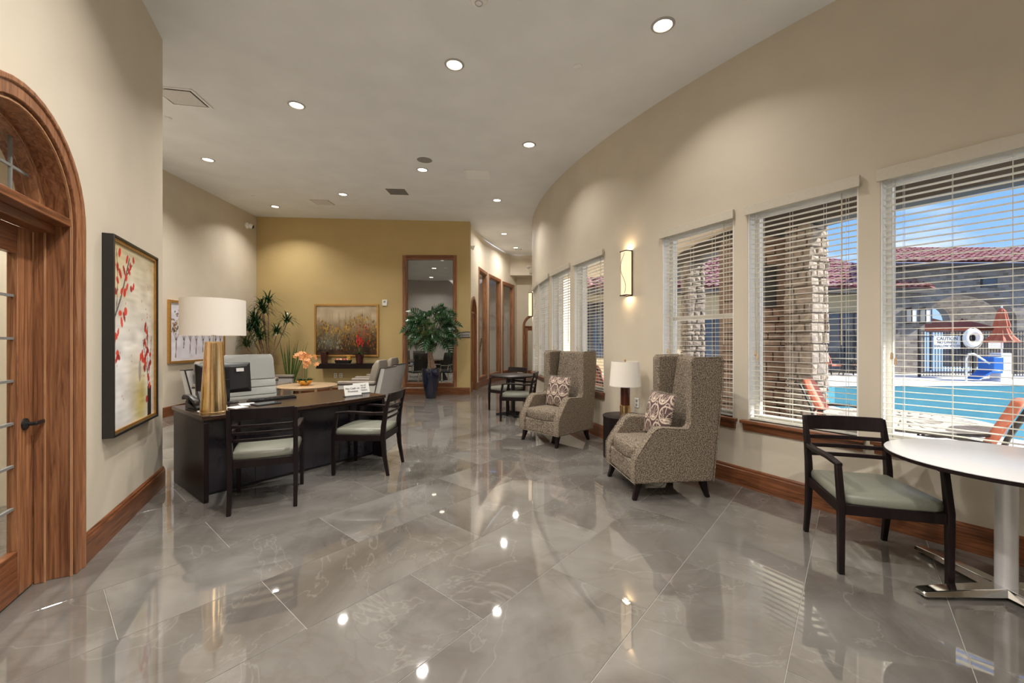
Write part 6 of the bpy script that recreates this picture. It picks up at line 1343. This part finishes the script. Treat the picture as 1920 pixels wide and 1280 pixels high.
m_ = MB(); m_.tube([(0.41 * math.cos(a), -0.02, 0.41 * math.sin(a) - 0.02 * abs(math.sin(2 * a))) for a in np.linspace(0, 2 * math.pi, 25)], 0.012, 5); m_.build('rope', M['shade'], lb)
pl = thing('pool_lift', 'white pool lift with a blue seat and a slanted white arm at the pool edge', 'pool lift', (17.8, 14.75, Zg))
m_ = MB(); m_.box(-0.20, 0.20, -0.18, 0.18, 0, 1.02); m_.build('post', M['white'], pl, 0.02)
m_ = MB(); m_.box(-0.35, 0.30, -0.3, 0.3, 0, 0.06); m_.build('base_plate', M['white'], pl, 0.01)
m_ = MB(); m_.tube([(-0.05, -0.1, 0.35), (-1.15, -0.15, 1.0), (-1.35, -0.15, 0.98), (-1.42, -0.15, 0.8), (-1.42, -0.15, 0.02)], 0.03, 8); m_.build('arm', M['white'], pl)
m_ = MB(); m_.box(-0.62, -0.20, -0.25, 0.25, 0.30, 0.40); m_.box(-0.55, -0.18, -0.25, 0.25, 0.40, 0.88); m_.hexa([(-1.0, -0.2, 0.06), (-0.62, -0.25, 0.28), (-0.62, 0.25, 0.28), (-1.0, 0.2, 0.06), (-1.0, -0.2, 0.12), (-0.62, -0.25, 0.36), (-0.62, 0.25, 0.36), (-1.0, 0.2, 0.12)]); m_.build('seat', M['lift_blue'], pl, 0.02)
uc = thing('closed_umbrella', 'closed orange patio umbrella standing at the fence', 'umbrella', (18.75, 15.5, Zg))
m_ = MB(); rings = []
for r, z in ((0.03, 2.72), (0.10, 2.60), (0.17, 2.2), (0.20, 2.02), (0.16, 1.95), (0.27, 1.65), (0.42, 1.42), (0.38, 1.40)):
    rings.append([((r * (1 + 0.16 * (k % 2))) * math.cos(2 * math.pi * k / 24), (r * (1 + 0.16 * (k % 2))) * math.sin(2 * math.pi * k / 24), z) for k in range(24)])
m_.loft(rings); m_.build('canopy', M['canvas_orange'], uc, smooth=0)
m_ = MB(); m_.tube([(0, 0, 0), (0, 0, 2.8)], 0.025, 8); m_.build('pole', M['white'], uc); m_ = MB(); m_.lathe([(0.02, 0), (0.28, 0), (0.28, 0.08), (0.02, 0.1)], 20); m_.build('base', M['beam'], uc)
def open_umbrella(loc, lab):
    t = thing('patio_umbrella', lab, 'umbrella', loc, 0.3); m_ = MB(); m_.loft([[(r * math.cos(2 * math.pi * k / 8), r * math.sin(2 * math.pi * k / 8), z) for k in range(8)] for r, z in ((0.05, 2.6), (1.4, 2.1), (1.4, 1.95), (1.36, 2.07), (0.05, 2.55))]); m_.build('canopy', M['canvas_orange'], t, smooth=0)
    m_ = MB(); m_.tube([(0, 0, 0), (0, 0, 2.65)], 0.03, 8); m_.build('pole', M['beam'], t)
open_umbrella((20.9, 20.2, Zg), 'open orange umbrella inside the stone arch, the left one'); open_umbrella((23.8, 21.4, Zg), 'open orange umbrella inside the stone arch, the right one')

# patio tables and chairs
def patio_chair(lab, loc, rz):
    t = thing('patio_chair', lab, 'chair', loc, rz, 'iron patio chairs with orange cushions')
    for sg in (-1, 1):
        m_ = MB(); m_.tube([(sg * 0.28, 0.28, 0), (sg * 0.28, 0.24, 0.40), (sg * 0.29, 0.20, 0.62), (sg * 0.29, 0.0, 0.66), (sg * 0.28, -0.24, 0.64)], 0.014, 6); m_.build('arm_frame', M['alu' if 0 else 'fence'], t)
        m_ = MB(); m_.tube([(sg * 0.27, -0.22, 0), (sg * 0.27, -0.24, 0.40), (sg * 0.26, -0.32, 0.70), (sg * 0.24, -0.42, 0.93), (sg * 0.23, -0.47, 0.95)], 0.016, 6); m_.build('back_leg', M['fence'], t)
    m_ = MB()
    for z, y in ((0.42, -0.24), (0.62, -0.29), (0.90, -0.41)): m_.bar((-0.26, y, z), (0.26, y, z), 0.02, 0.02)
    m_.bar((-0.27, 0.25, 0.39), (0.27, 0.25, 0.39), 0.02, 0.02); m_.build('cross_bar', M['fence'], t)
    m_ = MB(); m_.box(-0.26, 0.26, -0.22, 0.28, 0.40, 0.49); m_.build('seat_cushion', M['orange'], t, 0.035, 3)
    m_ = MB(); rows = []
    for f, z in ((0.9, 0.49), (1, 0.55), (1, 0.82), (0.9, 0.93), (0.6, 0.985)): y = -0.20 - (z - 0.49) * 0.42; rows.append([(-0.255 * f, y, z), (0.255 * f, y, z), (0.22 * f, y + 0.075, z), (-0.22 * f, y + 0.075, z)])
    m_.loft(rows); m_.build('back_cushion', M['orange'], t, 0.025, 3, smooth=60); return t
def patio_table(lab, loc, rz, r=0.60):
    t = thing('patio_table', lab, 'table', loc, rz); m_ = MB(); n = 36
    def ann(r0, r1): m_.loft([[(r0 * math.cos(a), r0 * math.sin(a), 0.70), (r1 * math.cos(a), r1 * math.sin(a), 0.70), (r1 * math.cos(a), r1 * math.sin(a), 0.72), (r0 * math.cos(a), r0 * math.sin(a), 0.72)] for a in np.linspace(0, 2 * math.pi, n + 1)], cap=False)
    ann(0.80 * r, r); ann(0.42 * r, 0.62 * r); m_.lathe([(0.002, 0.70), (0.22 * r, 0.70), (0.22 * r, 0.72), (0.002, 0.72)], 24)
    for k in range(n):
        a = 2 * math.pi * k / n; c, s_ = math.cos(a), math.sin(a); m_.bar((0.60 * r * c, 0.60 * r * s_, 0.71), (0.82 * r * c, 0.82 * r * s_, 0.71), 0.055 * r / 0.6, 0.019)
        if k % 2 == 0: m_.bar((0.20 * r * c, 0.20 * r * s_, 0.71), (0.44 * r * c, 0.44 * r * s_, 0.71), 0.035 * r / 0.6, 0.019)
    m_.build('table_top', M['pale_metal'], t, smooth=30); m_ = MB(); m_.tube([(r * math.cos(a), r * math.sin(a), 0.70) for a in np.linspace(0, 2 * math.pi, 49)], 0.014, 6); m_.build('rim', M['fence'], t)
    for k in range(4): a = math.pi / 2 * k + 0.4; m_ = MB(); m_.tube([(0.75 * r * math.cos(a), 0.75 * r * math.sin(a), 0), (0.45 * r * math.cos(a), 0.45 * r * math.sin(a), 0.4), (0.7 * r * math.cos(a), 0.7 * r * math.sin(a), 0.69)], 0.016, 6); m_.build('leg', M['fence'], t)
    return t
patio_table('round pierced metal patio table just outside the right-hand window', (3.66, 3.78, Zg), 0.1)
pc0 = patio_chair('iron patio chair with a salmon back cushion outside the middle near window', (3.92, 4.74, Zg), heading(0.72, -0.69))
dup(pc0, (3.80, 3.50, Zg), heading(-0.6, 0.8), 'iron patio chair with an orange cushion outside the right-hand window, at the right picture edge')
dup(pc0, (13.55, 17.2, Zg), heading(1, 0.1), 'iron patio chair across the pool, left of the distant table'); dup(pc0, (15.0, 17.2, Zg), heading(-1, 0.1), 'iron patio chair across the pool, right of the distant table')
patio_table('distant patio table across the pool under the tan wall', (14.3, 17.2, Zg), 0.0, 0.5)
dup(pc0, (9.9, 17.0, Zg), heading(-0.8, -0.6), 'iron patio chair with orange cushion across the pool, left of the pillar')
dup(pc0, (1.95, 8.35, Zg), heading(0.9, 0.4), 'iron patio chair with orange cushion outside the window above the farther wing chair'); dup(pc0, (2.35, 7.35, Zg), heading(0.7, -0.7), 'iron patio chair with orange cushion just outside, behind the farther wing chair')
